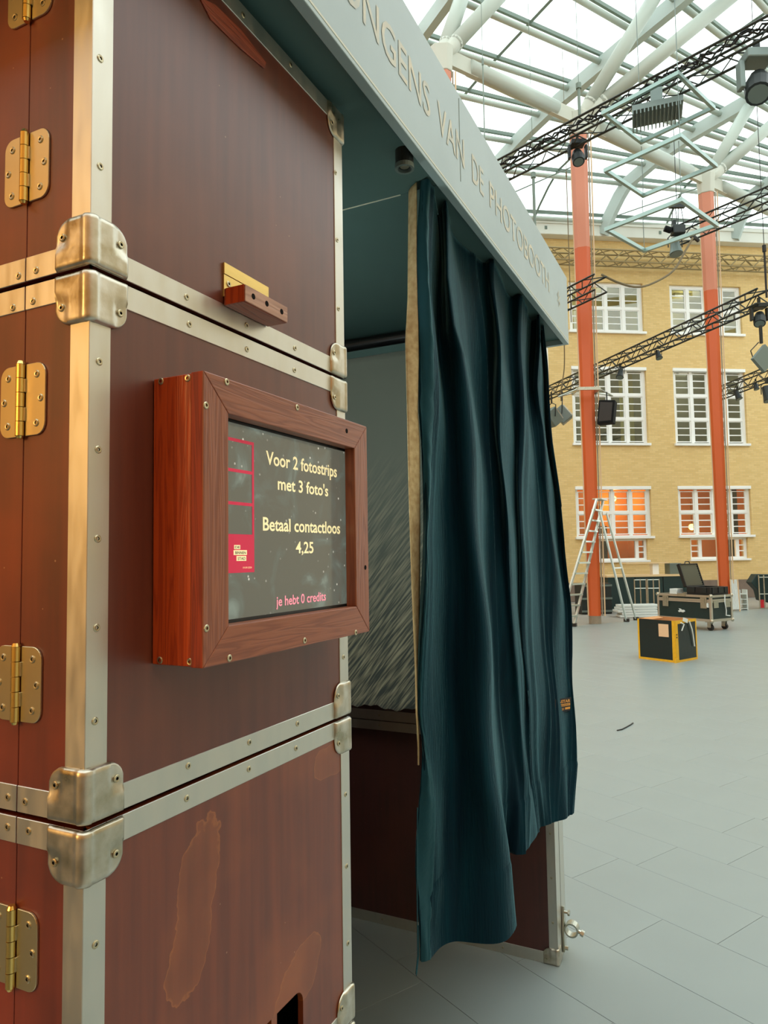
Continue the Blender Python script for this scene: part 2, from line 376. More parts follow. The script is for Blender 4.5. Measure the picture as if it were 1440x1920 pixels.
    def mesh(s, name, org=(0, 0, 0), smooth=False, bevel=0.0, segs=2):
        me = bpy.data.meshes.new(name)
        me.from_pydata([(p[0]-org[0], p[1]-org[1], p[2]-org[2]) for p in s.v], [], s.f)
        for p, i in zip(me.polygons, s.mi): p.material_index = i
        bm = bmesh.new(); bm.from_mesh(me)
        bmesh.ops.recalc_face_normals(bm, faces=bm.faces)
        if bevel:
            ed = [e for e in bm.edges if len(e.link_faces) == 2 and e.calc_face_angle(0) > .5]
            bmesh.ops.bevel(bm, geom=ed, offset=bevel, segments=segs, profile=.5, affect='EDGES', clamp_overlap=True)
        bm.to_mesh(me); bm.free()
        if smooth:
            for p in me.polygons: p.use_smooth = True
        return me
    def build(s, name, mats, parent=None, org=None, smooth=False, bevel=0.0, segs=2):
        if org is None:
            org = tuple(parent['_org']) if (parent is not None and '_org' in parent) else (0, 0, 0)
        return link(name, s.mesh(name, org, smooth, bevel, segs), mats, parent)

def link(name, me, mats, parent=None):
    if not isinstance(mats, (list, tuple)): mats = [mats]
    if not len(me.materials):
        for m in mats: me.materials.append(M[m] if isinstance(m, str) else m)
    o = bpy.data.objects.new(name, me); COL.objects.link(o)
    if parent is not None: o.parent = parent
    return o
def tag(o, label=None, cat=None, group=None, kind=None):
    if label: o['label'] = label
    if cat: o['category'] = cat
    if group: o['group'] = group
    if kind: o['kind'] = kind
    return o
ORG = {}
def thing(name, label, cat, loc=(0, 0, 0), rotz=0.0, group=None, kind=None):
    o = bpy.data.objects.new(name, None); COL.objects.link(o); o.empty_display_size = .1
    o.location = tuple(float(v) for v in loc); o.rotation_euler = (0, 0, rotz)
    tag(o, label, cat, group, kind)
    ORG[o.name] = (tuple(float(v) for v in loc), rotz)
    return o
def part(t, mb, name, mats, smooth=False, bevel=0.0, world=True, parent=None, segs=2):
    """mb in world coordinates (world=True, unrotated things) -> part of thing t"""
    org = ORG[t.name][0] if world else (0, 0, 0)
    return mb.build(name, mats, parent if parent is not None else t, org=org, smooth=smooth, bevel=bevel, segs=segs)

def text_mesh(txt, bold=0.0, depth=0.0):
    cu = bpy.data.curves.new('t', 'FONT'); cu.body = txt; cu.size = 1.0; cu.offset = bold; cu.extrude = depth; cu.resolution_u = 3
    ob = bpy.data.objects.new('t', cu); COL.objects.link(ob)
    dg = bpy.context.evaluated_depsgraph_get(); dg.update()
    me = bpy.data.meshes.new_from_object(ob.evaluated_get(dg))
    bpy.data.objects.remove(ob, do_unlink=True); bpy.data.curves.remove(cu)
    me.materials.clear()
    return me
def place_text(t, name, txt, mats, o, u, v, w, width, cap, bold=0.0, lift=.0006, world=True, parent=None):
    """text with its lower left corner at o, running along u, rising along v, facing w"""
    me = text_mesh(txt, bold, .0)
    co = np.array([p.co[:] for p in me.vertices]); x0, x1 = co[:, 0].min(), co[:, 0].max()
    sx = width/(x1-x0); sy = cap/.73
    org = np.array(ORG[t.name][0]) if world else np.zeros(3)
    o, u, v, w = (np.array(a, float) for a in (o, u, v, w))
    for p in me.vertices:
        p.co = Vector(o - org + u*(p.co.x-x0)*sx + v*p.co.y*sy + w*lift)
    return link(name, me, mats, parent if parent is not None else t)

# ================================================================== STRUCTURE
# ---- floor of running-bond tiles
ta = math.radians(28.5)
TA_ = np.array([math.sin(ta), math.cos(ta), 0]); TB_ = np.array([math.cos(ta), -math.sin(ta), 0])
def proj(P):
    v = np.asarray(P, float)-CP; z = v@FW
    return (720+F*(v@RT)/z, 960-F*(v@UP)/z, z) if z > .05 else (0, 0, z)
flo = MB(); flo.add([(-16, -9, -.012), (20, -9, -.012), (20, 34, -.012), (-16, 34, -.012)], [(0, 1, 2, 3)])
floor = tag(flo.build('floor', 'dark_tile_base'), 'grey tiled floor of the covered courtyard', kind='structure')
TW, TL, J = .372, .744, .0016
rng = random.Random(4)
# far edge of the light floor: from pixel (1075,1173) to (1440,1138)
E0, E1 = onZ(1075, 1174, 0), onZ(1440, 1139, 0)
ed = (E1-E0)/np.linalg.norm(E1-E0); en = np.array([-ed[1], ed[0], 0])
def tile_me(name, a0, a1, b0, b1):
    mb = MB(); t = .010; c = .0007
    P = []
    for z, k in ((-t, 0), (-c, 0), (0, c)):
        for a, b in ((a0+k, b0+k), (a1-k, b0+k), (a1-k, b1-k), (a0+k, b1-k)): P.append(TA_*a+TB_*b+np.array([0, 0, z]))
    fs = [(8, 9, 10, 11)]
    for k in (0, 4):
        for i in range(4): fs.append((k+i, k+(i+1) % 4, k+4+(i+1) % 4, k+4+i))
    return mb.add(P, fs)
fixed = {2: -1.895, 3: -1.648, 6: -2.245, 0: -1.60, 1: -2.05}
cand = []
for k in range(-6, 62):
    a0 = 1.70+TW*k
    off = fixed.get(k, -1.9+TL*((k*.37) % 1.0))
    for j in range(-22, 26):
        b0 = off+TL*j; c = TA_*(a0+TW/2)+TB_*(b0+TL/2)
        if (c-E0)@en > -.25 or abs(c[0]) > 14 or c[1] > 33 or c[1] < -5: continue
        x, y, z = proj(c)
        vis = z > 1.2 and -60 < x < 1700 and 1000 < y < 2150 and not (c[0] < -1.7)
        cand.append(((z if vis else 100+np.linalg.norm(c)), a0, b0))
cand.sort()
base = tile_me('tile', J/2, TW-J/2, J/2, TL-J/2).mesh('tile')
base.materials.append(M['floor_tile'])
for d, a0, b0 in cand[:290]:
    o = bpy.data.objects.new('tile', base); COL.objects.link(o); o.parent = floor
    o.location = Vector(TA_*a0+TB_*b0) 
far = MB()
for d, a0, b0 in cand[290:]:
    t_ = tile_me('t', a0+J/2, a0+TW-J/2, b0+J/2, b0+TL-J/2); far.add(t_.v, t_.f)
tag(far.build('far_tiles', 'floor_tile', floor), kind='stuff')
# strip closing the light floor up to its far edge, and the darker paving beyond
st = MB(); q = [E0-ed*14, E1+ed*14]
st.add([q[0]-en*1.3, q[1]-en*1.3, q[1], q[0]] + [p-np.array([0, 0, .011]) for p in (q[0]-en*1.3, q[1]-en*1.3, q[1], q[0])], [(0, 1, 2, 3), (2, 3, 7, 6)])
for i in range(4): st.v[i] = (st.v[i][0], st.v[i][1], -.0015)
st.build('edge_slab', 'floor_far', floor)
pv = MB(); pv.add([tuple(q[0]+np.array([0, 0, -.008])), tuple(q[1]+np.array([0, 0, -.008])), tuple(q[1]+en*16+np.array([0, 0, -.008])), tuple(q[0]+en*16+np.array([0, 0, -.008]))], [(0, 1, 2, 3)])
tag(pv.build('floor', 'plaza'), 'brownish paving beyond the light floor', kind='structure')

# ---- brick facade with window openings (local frame: x along facade, y into the building)
def rect(x0, y0, x1, y1): a = fac(x0, y0); b = fac(x1, y1); return a[0], b[1], b[0], a[1]     # s0,z0,s1,z1
zt1, zb1 = fac(1137, 529)[1], fac(1137, 625)[1]
zt2, zb2 = fac(1140, 688)[1], fac(1140, 835)[1]
zt3, zb3 = fac(1148, 912)[1], fac(1148, 1010)[1]
zb4 = fac(1170, 1054)[1]
sL0, sL1 = (fac(1067, 528)[0]+fac(1077, 913)[0])/2, (fac(1206, 530)[0]+fac(1218, 913)[0])/2
sR0, sR1 = (fac(1255, 533)[0]+fac(1270, 913)[0])/2, (fac(1390, 537)[0]+fac(1405, 913)[0])/2
TOP = fac(1230, 434)[1]
openings = []
for s0, s1 in ((sL0, sL1), (sR0, sR1)):
    w = s1-s0
    openings += [(s0, zb1, s1, zt1), (s0, zb2, s1, zt2), (s0, zb3, s1, zt3), (s0+w*.14, zb4, s1-w*.07, zb3-.02)]
def mat4(loc, rz): return Matrix.Translation(Vector(loc)) @ Matrix.Rotation(rz, 4, 'Z')
S0, S1, TH = -16.0, 9.5, .38
wb = MB()
ss = sorted({S0, S1, *[o_[0] for o_ in openings], *[o_[2] for o_ in openings]})
zs = sorted({0.0, TOP, *[o_[1] for o_ in openings], *[o_[3] for o_ in openings]})
for i in range(len(ss)-1):
    run = None
    for j in range(len(zs)-1):
        cs, cz = (ss[i]+ss[i+1])/2, (zs[j]+zs[j+1])/2
        hole = any(o_[0] < cs < o_[2] and o_[1] < cz < o_[3] for o_ in openings)
        if not hole: wb.box((ss[i], 0, zs[j]), (ss[i+1], TH, zs[j+1]))
wall_back = wb.build('wall_back', 'brick_wall_paint')
wall_back.matrix_world = mat4(F0, FROT); tag(wall_back, 'yellow brick facade behind the orange columns', kind='structure')
MB().box((S0, -.06, 0), (S1, 0.0, .62)).build('plinth', 'plinth', wall_back)
# rooms behind the windows: floors, back walls, cross walls
rm = MB()
rooms = [((sL0-.6, sL1+.5), zb1-.5, zt1+.3, 'room_yellow'), ((sR0-.5, sR1+.6), zb1-.5, zt1+.3, 'room_yellow'),
         ((sL0-.6, sL1+.5), zb2-.4, zt2+.3, 'room_grey'), ((sR0-.5, sR1+.6), zb2-.4, zt2+.3, 'room_grey'),
         ((sL0-.6, sL1+.5), 0.1, zt3+.3, 'room_warm'), ((sR0-.5, sR1+.6), 0.1, zt3+.3, 'room_warm')]
for (a, b_), z0, z1, mm in rooms:
    r = MB(); D = 2.6
    for p, q_ in (((a, D, z0), (b_, D+.08, z1)), ((a-.08, TH, z0), (a, D, z1)), ((b_, TH, z0), (b_+.08, D, z1)), ((a, TH, z0-.08), (b_, D, z0)), ((a, TH, z1), (b_, D, z1+.08))):
        r.box(p, q_)
    r.build('room_lining', mm, wall_back)
    if mm != 'room_warm':       # added fill lamp with housing, to brighten the upper rooms
        MB().box(((a+b_)/2-.3, 1.5, z1-.08), ((a+b_)/2+.3, 1.7, z1-.02)).build('room_lighting', 'white_paint', wall_back)
        l = bpy.data.lights.new('room_fill', 'POINT'); l.energy = 14; l.color = (1, .93, .75); l.shadow_soft_size = .2
        lo = bpy.data.objects.new('room_fill', l); COL.objects.link(lo); lo.parent = wall_back; lo.location = ((a+b_)/2, 1.6, z1-.35)
# pieces one sees inside: a yellow blind, a dark door
MB().box((sL1-.55, .9, zb2), (sL1-.04, .93, zt2)).build('room_blind', 'room_yellow', wall_back)
MB().box((sR1-.62, .7, zb4), (sR1-.05, .74, zt3)).build('room_screen', 'room_dark', wall_back)
MB().box((sL0+1.3, 1.8, .1), (sL0+1.9, 2.0, zb3+.5)).build('room_cupboard', 'room_dark', wall_back)

def window(n, s0, z0, s1, z1, rows, label, header=True):
    w = bpy.data.objects.new('window_%d' % n, None); COL.objects.link(w); w.empty_display_size = .1
    w.matrix_world = mat4(F0 + fd*s0 + np.array([0, 0, z0]), FROT)
    tag(w, label, kind='structure')
    W, Hh = s1-s0, z1-z0; fr = .11; y0, y1 = .10, .18
    sill = .13
    f = MB(); f.box((0, y0, 0), (fr, y1, Hh)).box((W-fr, y0, 0), (W, y1, Hh)).box((fr, y0, Hh-fr), (W-fr, y1, Hh)).box((fr, y0, 0), (W-fr, y1, fr))
    f.build('window_frame', 'white_paint', w)
    MB().box((-.05, -.09, -.005), (W+.05, .12, .075)).build('window_sill', 'white_paint', w)
    if header: MB().box((-.01, -.03, Hh-.10), (W+.01, .10, Hh+.005)).build('window_header', 'white_paint', w)
    nc = 4; mul = .10; cw = (W-2*fr-(nc-1)*mul)/nc
    top = Hh-fr-(.05 if header else 0); bot = fr+.03; tr = .09; rh_ = (top-bot-(rows-1)*tr)/rows
    for c in range(nc-1):
        x = fr+cw*(c+1)+mul*c
        MB().box((x, y0-.01, fr), (x+mul, y1, Hh-fr)).build('mullion', 'white_paint', w)
    for r in range(rows-1):
        z = bot+rh_*(r+1)+tr*r
        for c in range(nc):
            x = fr+(cw+mul)*c
            MB().box((x, y0-.005, z), (x+cw, y1, z+tr)).build('transom', 'white_paint', w)
    st_ = .045
    pane = None
    for c in range(nc):
        x = fr+(cw+mul)*c
        for r in range(rows):
            z = bot+(rh_+tr)*r
            s_ = MB(); s_.box((x, y0+.02, z), (x+st_, y1-.01, z+rh_)).box((x+cw-st_, y0+.02, z), (x+cw, y1-.01, z+rh_))
            s_.box((x+st_, y0+.02, z), (x+cw-st_, y1-.01, z+.03)).box((x+st_, y0+.02, z+rh_-.03), (x+cw-st_, y1-.01, z+rh_))
            s_.build('sash', 'white_paint', w)
            ph = (rh_-.06-2*.035)/3
            for k in range(3):
                zz = z+.03+(ph+.035)*k
                if pane is None:
                    pm = MB(); pm.box((0, 0, 0), (cw-2*st_, .006, ph)); pane = pm.mesh('pane'); pane.materials.append(M['window_glass'])
                o = bpy.data.objects.new('pane', pane); COL.objects.link(o); o.parent = w; o.location = (x+st_, .135, zz)
                if k < 2: MB().box((x+st_, y0+.03, zz+ph), (x+cw-st_, y1-.02, zz+ph+.035)).build('glazing_bar', 'white_paint', w)
    return w
window(1, sL0, zb1, sL1, zt1, 2, 'upper white window behind the left column', False)
window(2, sR0, zb1, sR1, zt1, 2, 'upper white window behind the right column', False)
window(3, sL0, zb2, sL1, zt2, 3, 'tall middle white window behind the left column')
window(4, sR0, zb2, sR1, zt2, 3, 'tall middle white window behind the right column')
window(5, sL0, zb3, sL1, zt3, 2, 'ground floor white window behind the ladder')
window(6, sR0, zb3, sR1, zt3, 2, 'ground floor white window with a glowing lamp inside')
def low_window(n, s0, z0, s1, z1, label):
    w = bpy.data.objects.new('window_%d' % n, None); COL.objects.link(w)
    w.matrix_world = mat4(F0 + fd*s0 + np.array([0, 0, z0]), FROT); tag(w, label, kind='structure')
    W, Hh = s1-s0, z1-z0; y0, y1 = .09, .17
    MB().box((0, y0, 0), (.09, y1, Hh)).box((W-.09, y0, 0), (W, y1, Hh)).box((.09, y0, 0), (W-.09, y1, .13)).box((.09, y0, Hh-.06), (W-.09, y1, Hh)).build('window_frame', 'white_paint', w)
    MB().box((-.05, -.08, -.004), (W+.05, .10, .06)).build('window_sill', 'white_paint', w)
    for x in (.34, W-.40): MB().box((x, y0-.01, .13), (x+.12, y1, Hh-.06)).build('mullion', 'white_paint', w)
    for a, b_ in ((.09, .34), (.46, W-.40), (W-.28, W-.09)):
        MB().box((a, .13, .13), (b_, .136, Hh-.06)).build('pane', 'window_glass', w)
    for a, b_ in ((.09, .34), (W-.28, W-.09)):
        for k in (1, 2):
            z = .13+(Hh-.19)*k/3; MB().box((a, y0+.02, z-.02), (b_, y1-.02, z+.02)).build('glazing_bar', 'white_paint', w)
low_window(7, *openings[3], 'low white window under the ground floor window by the ladder')
low_window(8, *openings[7], 'low white window under the window with the lamp')
# lamps inside the ground floor rooms
def room_lighting(px, py, off, label, energy):
    P = onF(px, py, off)
    t = thing('globe_lamp', label, 'lamp', P, group=None)
    b_ = MB(); n = 10
    bm = bmesh.new(); bmesh.ops.create_uvsphere(bm, u_segments=14, v_segments=9, radius=.11); me = bpy.data.meshes.new('globe'); bm.to_mesh(me); bm.free()
    for p in me.polygons: p.use_smooth = True
    link('globe', me, 'bulb_glow', t)
    MB().tube((0, 0, .10), (0, 0, .9), .008).build('cord', 'wire_black', t)
    l = bpy.data.lights.new('lamp_light', 'POINT'); l.energy = energy; l.color = (1, .66, .26); l.shadow_soft_size = .14
    lo = bpy.data.objects.new('lamp_light', l); COL.objects.link(lo); lo.parent = t; lo.location = (0, -.0, -.16)
room_lighting(1297, 988, 1.0, 'small glowing globe lamp inside the right ground floor window', 60)
room_lighting(1150, 935, 1.9, 'globe lamp hanging inside the ground floor window behind the ladder', 60)
# white gutter board along the wall top, with its brackets
g = MB(); g.box((S0, -.34, TOP-.42), (S1, TH, TOP)); tr1 = g.build('trim_1', 'gutter_paint', bevel=.02)
tr1.matrix_world = mat4(F0, FROT); tag(tr1, 'white gutter board along the top of the brick wall', kind='structure')
MB().box((S0, -.40, TOP-.06), (S1, .1, TOP+.05)).build('gutter_lip', 'gutter_paint', tr1)
for s in np.arange(-8, 8, 2.05):
    MB().box((s-.04, -.36, TOP-.26), (s+.04, -.33, TOP-.15)).build('gutter_fixing', 'roof_bar', tr1)

# the other walls of the courtyard (behind and beside the camera)
for nm, a, b_, wm in (('wall_front', (-15, -8.4), (10, -8.0), 'brick_orange'), ('wall_left', (-15.4, -8.4), (-15, 20), 'brick_orange'), ('wall_right', (10, -8.4), (10.4, 27), 'pale_plaster')):
    w_ = MB().box((a[0], a[1], 0), (b_[0], b_[1], 12.4)).build(nm, wm); tag(w_, 'wall of the courtyard', kind='structure')

# ---- glass roof
rdir = np.array([math.sin(math.radians(31)), math.cos(math.radians(31)), 0])
Gb, Gc = onF(1120, 437, -.15), onF(1362, 443, -.15); Gb[2] = Gc[2] = 0
TAq = plan(6.73, 16.7)
TT = [0, .1, .2, .4, .6, 1.0, 1.3, 2.0]; TZ = [12.62, 13.5, 14.05, 14.42, 14.65, 14.85, 14.98, 15.2]
def S(k, t, dz=0.0):
    P = (Gb+(Gc-Gb)*k)*(1-t) + (TAq+rdir*5.0*(k+1))*t
    P[2] = np.interp(t, TT, TZ)+dz; return P
ceiling = thing('ceiling', 'arched glass roof on white steel ribs', None, (0, 0, 0), kind='structure')
KS = [-3, -2, -1, 0, 1, 2]
TS = [.05, .20, .355, .51, .66, .81, .96, 1.11, 1.27, 1.43, 1.60]
tt = np.linspace(0, 1.6, 25)
for k in KS:
    r = MB(); n0 = None
    pts = [S(k, t) for t in tt]
    for i in range(len(pts)-1):
        d = pts[i+1]-pts[i]; sd = np.cross(d, (0, 0, 1)); sd = sd/np.linalg.norm(sd); un = np.cross(sd, d); un = un/np.linalg.norm(un)
        if i == 0: fr0 = (sd, un)
    P = []
    for i, p in enumerate(pts):
        d = pts[min(i+1, len(pts)-1)]-pts[max(i-1, 0)]; sd = np.cross(d, (0, 0, 1)); sd = sd/np.linalg.norm(sd); un = np.cross(sd, d); un = un/np.linalg.norm(un)
        for a, b_ in ((-.10, -.42), (.10, -.42), (.10, -.02), (-.10, -.02)): P.append(p+sd*a+un*b_)
    fs = [(0, 1, 2, 3)]
    for i in range(len(pts)-1):
        for c in range(4): fs.append((4*i+c, 4*i+(c+1) % 4, 4*i+4+(c+1) % 4, 4*i+4+c))
    r.add(P, fs).build('rib', 'roof_steel', ceiling)
for k in np.arange(-3, 2.01, .5):
    off = .13 if abs(k-round(k)) < .01 else 0
    MB().path([S(k+off*.2, t, .06) for t in tt], .045, 4).build('glazing_bar', 'roof_bar', ceiling)
for t in TS:
    for k in KS[:-1]:
        MB().tube(S(k, t, -.16), S(k+1, t, -.16), .075, 8).build('purlin', 'roof_tube', ceiling, smooth=True)
        MB().beam(S(k, t, .06), S(k+1, t, .06), .07, .10).build('glazing_bar', 'roof_bar', ceiling)
tsp = [0.0]+TS
for i in range(len(tsp)-1):
    for k in np.arange(-3, 2.0, .5):
        A, B_, C_, D_ = S(k, tsp[i], .10), S(k+.5, tsp[i], .10), S(k+.5, tsp[i+1], .10), S(k, tsp[i+1], .10)
        up = np.array([0, 0, .012])
        MB().add([A, B_, C_, D_, A+up, B_+up, C_+up, D_+up], [(0, 3, 2, 1), (4, 5, 6, 7), (0, 1, 5, 4), (1, 2, 6, 5), (2, 3, 7, 6), (3, 0, 4, 7)]).build('roof_pane', 'roof_glass', ceiling)
# thin wind bracing wires under the roof
for a, b_ in (((-.0, .05), (.6, .355)), ((-1, .05), (-.45, .355)), ((1, .05), (1.6, .355))):
    MB().tube(S(*a, -.1), S(*b_, -.3), .02, 5).build('bracing_wire', 'roof_bar', ceiling)

# ---- columns with branching heads
cL = onZ(1116, 1169, 0); cR = cL+rdir*5.17; cH = cL-rdir*4.1
col_dir = math.atan2(rdir[1], rdir[0])
def column(base, label, arms, ztop=11.5):
    t = thing('column', label, 'column', base, YW*0+math.radians(31)*-1+math.radians(0), group='orange steel columns')
    # local frame faces the camera side: x across
    rot = -math.atan2(-(base[0]), base[1]); t.rotation_euler = (0, 0, math.atan2(base[1], base[0])-math.pi/2); ORG[t.name] = (tuple(base), 0)
    zc = 8.75
    def w(z): return .135+.055*z/ztop
    def oct_(z, s=1.0):
        a = w(z)*s; c = a*.45
        return [(-a+c, -a, z), (a-c, -a, z), (a, -a+c, z), (a, a-c, z), (a-c, a, z), (-a+c, a, z), (-a, a-c, z), (-a, -a+c, z)]
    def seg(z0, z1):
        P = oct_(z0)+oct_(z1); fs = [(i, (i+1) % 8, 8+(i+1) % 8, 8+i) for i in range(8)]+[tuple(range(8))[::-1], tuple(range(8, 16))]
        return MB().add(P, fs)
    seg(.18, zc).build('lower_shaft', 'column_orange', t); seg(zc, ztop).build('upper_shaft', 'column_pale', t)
    seg(0, .18).build('base', 'column_base', t)
    for sx, wd in ((-1, .02), (1, .045), (1, .10)):
        a0, a1 = w(0), w(ztop)
        for k_ in (0,):
            dx = wd
            P = []
            for z, a in ((.18, a0), (ztop, a1)):
                x0 = sx*(a+dx-.03); x1 = sx*(a+dx)
                for x, y in ((x0, -.10), (x1, -.10), (x1, .10), (x0, .10)): P.append((x, y, z))
            MB().add(P, [(0, 1, 2, 3), (4, 5, 6, 7), (0, 1, 5, 4), (1, 2, 6, 5), (2, 3, 7, 6), (3, 0, 4, 7)]).build('side_fin', 'column_edge' if wd != .045 else 'column_base', t)
    hd = MB(); P = oct_(ztop, 1.08)+oct_(ztop+.55, 1.25); hd.add(P, [(i, (i+1) % 8, 8+(i+1) % 8, 8+i) for i in range(8)]+[tuple(range(8))[::-1], tuple(range(8, 16))])
    hd.build('head', 'concrete_white', t, bevel=.02)
    inv = Matrix.Rotation(-t.rotation_euler.z, 4, 'Z')
    for tip in arms:
        loc = inv @ Vector(tuple(np.array(tip)-base)); p0 = np.array((0, 0, ztop+.38)); d = np.array(loc)-p0
        MB().tube(p0, p0+d*.16, .10, 12, r2=.17).build('arm_cone', 'concrete_white', t, smooth=True)
        MB().tube(p0+d*.14, np.array(loc), .165, 14).build('arm', 'roof_tube', t, smooth=True)
    return t
column(cL, 'orange column behind the ladder, nearer of the two', [onZ(1240, -26, 14.75), onZ(1400, -30, 14.75)])
column(cR, 'orange column behind the road case, farther of the two', [onZ(1412, 186, 14.75), onZ(1500, 188, 14.75)])
column(cH, 'pale branching column head showing over the sign board', [onZ(878, -40, 14.75), onZ(985, -60, 14.75)])
zt = 12.0
for a, b_ in ((cL-rdir*4.1, cL), (cL, cR), (cR, cR+rdir*5)):
    d = (b_-a)/np.linalg.norm(b_-a); up = np.array([0, 0, zt-.05])
    MB().tube(a+d*.75+up, b_-d*.75+up, .17, 14).build('tie_tube', 'roof_tube', ceiling, smooth=True)
    for p, s in ((a, 1), (b_, -1)):
        MB().beam(p+d*s*.15+up, p+d*s*.95+up, .10, .34).build('tie_plate', 'concrete_white', ceiling)

# ================================================================== THE BOOTH
XF, YH, YR, XB = -.658, .575, 1.187, -1.72          # front face, hinge side, inner side, back
SW = .032                                            # width of the aluminium edging
# shared small meshes
def screw_mesh(name, axis, r=.0047):
    mb = MB(); n = 12
    ax = np.array(axis, float); u = np.cross(ax, (0, 0, 1)); v = np.array((0, 0, 1.0))
    rings = [(r, -.0002), (r, .0006), (r*.78, .0013), (r*.42, .0011), (r*.36, -.0002)]
    P = []
    for rr, h in rings: P += [ax*h+(u*math.cos(2*math.pi*i/n)+v*math.sin(2*math.pi*i/n))*rr for i in range(n)]
    for k in range(4):
        mb.cur = 0 if k < 3 else 1
        mb.add([], []); base_ = 0
        for i in range(n): mb.f.append([k*n+i, k*n+(i+1) % n, (k+1)*n+(i+1) % n, (k+1)*n+i]); mb.mi.append(mb.cur)
    mb.v = [tuple(p) for p in P]; mb.f.append([4*n+i for i in range(n)]); mb.mi.append(1)
    me = mb.mesh(name, smooth=False); me.materials.append(M['screw_steel']); me.materials.append(M['dark_hole']); return me
SCR_X, SCR_Y, SCR_YP = screw_mesh('rivet', (1, 0, 0)), screw_mesh('rivet', (0, -1, 0)), screw_mesh('rivet', (0, 1, 0))
def rivet(t, me, P, parent=None, name='rivet'):
    o = bpy.data.objects.new(name, me); COL.objects.link(o); o.parent = parent or t
    org = ORG[t.name][0]; o.location = (P[0]-org[0], P[1]-org[1], P[2]-org[2]); return o

def cap_mesh(side, front, corner, z, zdir, w=.056, h=.062, r=.006, T=.0055, rc=.026):
    """steel corner cap wrapped round a vertical edge; side/front = (direction away from corner, outward normal)"""
    (as_, ns), (af, nf) = [tuple(np.array(v, float) for v in p) for p in (side, front)]
    c = np.array([corner[0], corner[1], 0.0])
    ps = list(np.linspace(-w, -w+.006, 4)) + list(np.linspace(-w+.010, -.008, 9)) + list(np.linspace(-.006, .006, 7)) + list(np.linspace(.008, w-.010, 9)) + list(np.linspace(w-.006, w, 4))
    nr = 14; V = []
    for p in ps:
        a = abs(p); e = w-a
        top = h if e >= rc else h-rc+math.sqrt(max(0, rc*rc-(rc-e)**2))
        for j in range(nr):
            v = j/(nr-1); v = .5-.5*math.cos(math.pi*v)
            zz = top*v
            # distance to the outline
            ez = min(zz, top-zz); ee = min(e, ez)
            if e < rc and zz > h-rc: ee = min(ee, rc-math.hypot(rc-e, zz-(h-rc)))
            off = T*math.sqrt(max(0, 1-(1-min(1, max(0, ee)/.0045))**2))
            # sunken seat round the rivet
            if math.hypot(a-.043, zz-.037) < .0105: off = min(off, .0022)
            if a > .032 and zz > .027: off = min(off, .0026)
            if p < -r: P = c+as_*a+ns*off
            elif p > r: P = c+af*a+nf*off
            else:
                ph = (p+r)/(2*r)*math.pi/2; n = ns*math.cos(ph)+nf*math.sin(ph)
                P = c+as_*r+af*r+n*(r+off+.0012)
            V.append((P[0], P[1], z+zdir*zz))
    m = len(ps)
    return MB().add(V, [(i*nr+j, (i+1)*nr+j, (i+1)*nr+j+1, i*nr+j+1) for i in range(m-1) for j in range(nr-1)])
SIDE_L, FRONT_L = ((-1, 0, 0), (0, -1, 0)), ((0, 1, 0), (1, 0, 0))
SIDE_R, FRONT_R = ((-1, 0, 0), (0, 1, 0)), ((0, -1, 0), (1, 0, 0))
def cap(t, left, z, zdir):
    if left: mb = cap_mesh(SIDE_L, FRONT_L, (XF, YH), z, zdir)
    else: mb = cap_mesh(SIDE_R, FRONT_R, (XF, YR), z, zdir)
    o = part(t, mb, 'corner_cap', 'corner_steel', smooth=True)
    zz = z+zdir*.040
    y = YH+.044 if left else YR-.044
    rivet(t, SCR_X, (XF+.0026, y, zz), o)
    if left: rivet(t, SCR_Y, (XF-.044, YH-.0026, zz), o)

# hinge, local frame on the side face: x along the face, z up, -y outwards
def hinge_parts():
    def leaf(s):
        r = .015; x0, x1 = .0062, .0405; hz = .0445; poly = [(x0, -hz), (x1-r, -hz)]
        poly += [(x1-r+r*math.sin(a), -hz+r-r*math.cos(a)) for a in np.linspace(.2, math.pi/2, 6)]
        poly += [(x1-r+r*math.cos(a), hz-r+r*math.sin(a)) for a in np.linspace(0, math.pi/2, 6)] + [(x0, hz)]
        return [(s*a, b) for a, b in poly]
    lv = MB()
    for s in (-1, 1): lv.prism(leaf(s), (0, 0, 0), (1, 0, 0), (0, 0, 1), (0, -1, 0), .0028)
    for k in range(5):      # knuckle straps joining the barrel
        s = -1 if k % 2 == 0 else 1; z0 = -.0445+.0178*k
        lv.box((0, -.0052, z0+.0006), (s*.0075, -.0004, z0+.0172))
    lm = lv.mesh('hinge', bevel=.0005, segs=1); lm.materials.append(M['zinc_hinge'])
    br = MB()
    for k in range(5):
        z0 = -.0445+.0178*k; br.tube((0, -.0052, z0+.0004), (0, -.0052, z0+.0174), .0056, 28)
    br.tube((0, -.0052, .0445), (0, -.0052, .0485), .0056, 14, r2=.0038); br.tube((0, -.0052, -.0445), (0, -.0052, -.0475), .0050, 14, r2=.0035)
    bm_ = br.mesh('barrel', smooth=False); bm_.materials.append(M['zinc_barrel'])
    return lm, bm_
HM, HB = hinge_parts()
def hinge(t, z, x=-.7705):
    org = ORG[t.name][0]
    o = bpy.data.objects.new('hinge', HM); COL.objects.link(o); o.parent = t; o.location = (x-org[0], YH+.0014-org[1], z-org[2])
    b_ = bpy.data.objects.new('barrel', HB); COL.objects.link(b_); b_.parent = o
    for sx, sz in ((-.026, .030), (-.033, 0), (-.026, -.030), (.026, .030), (.033, 0), (.026, -.030)):
        s = bpy.data.objects.new('screw', SCR_Y); COL.objects.link(s); s.parent = o; s.location = (sx, -.0028, sz)

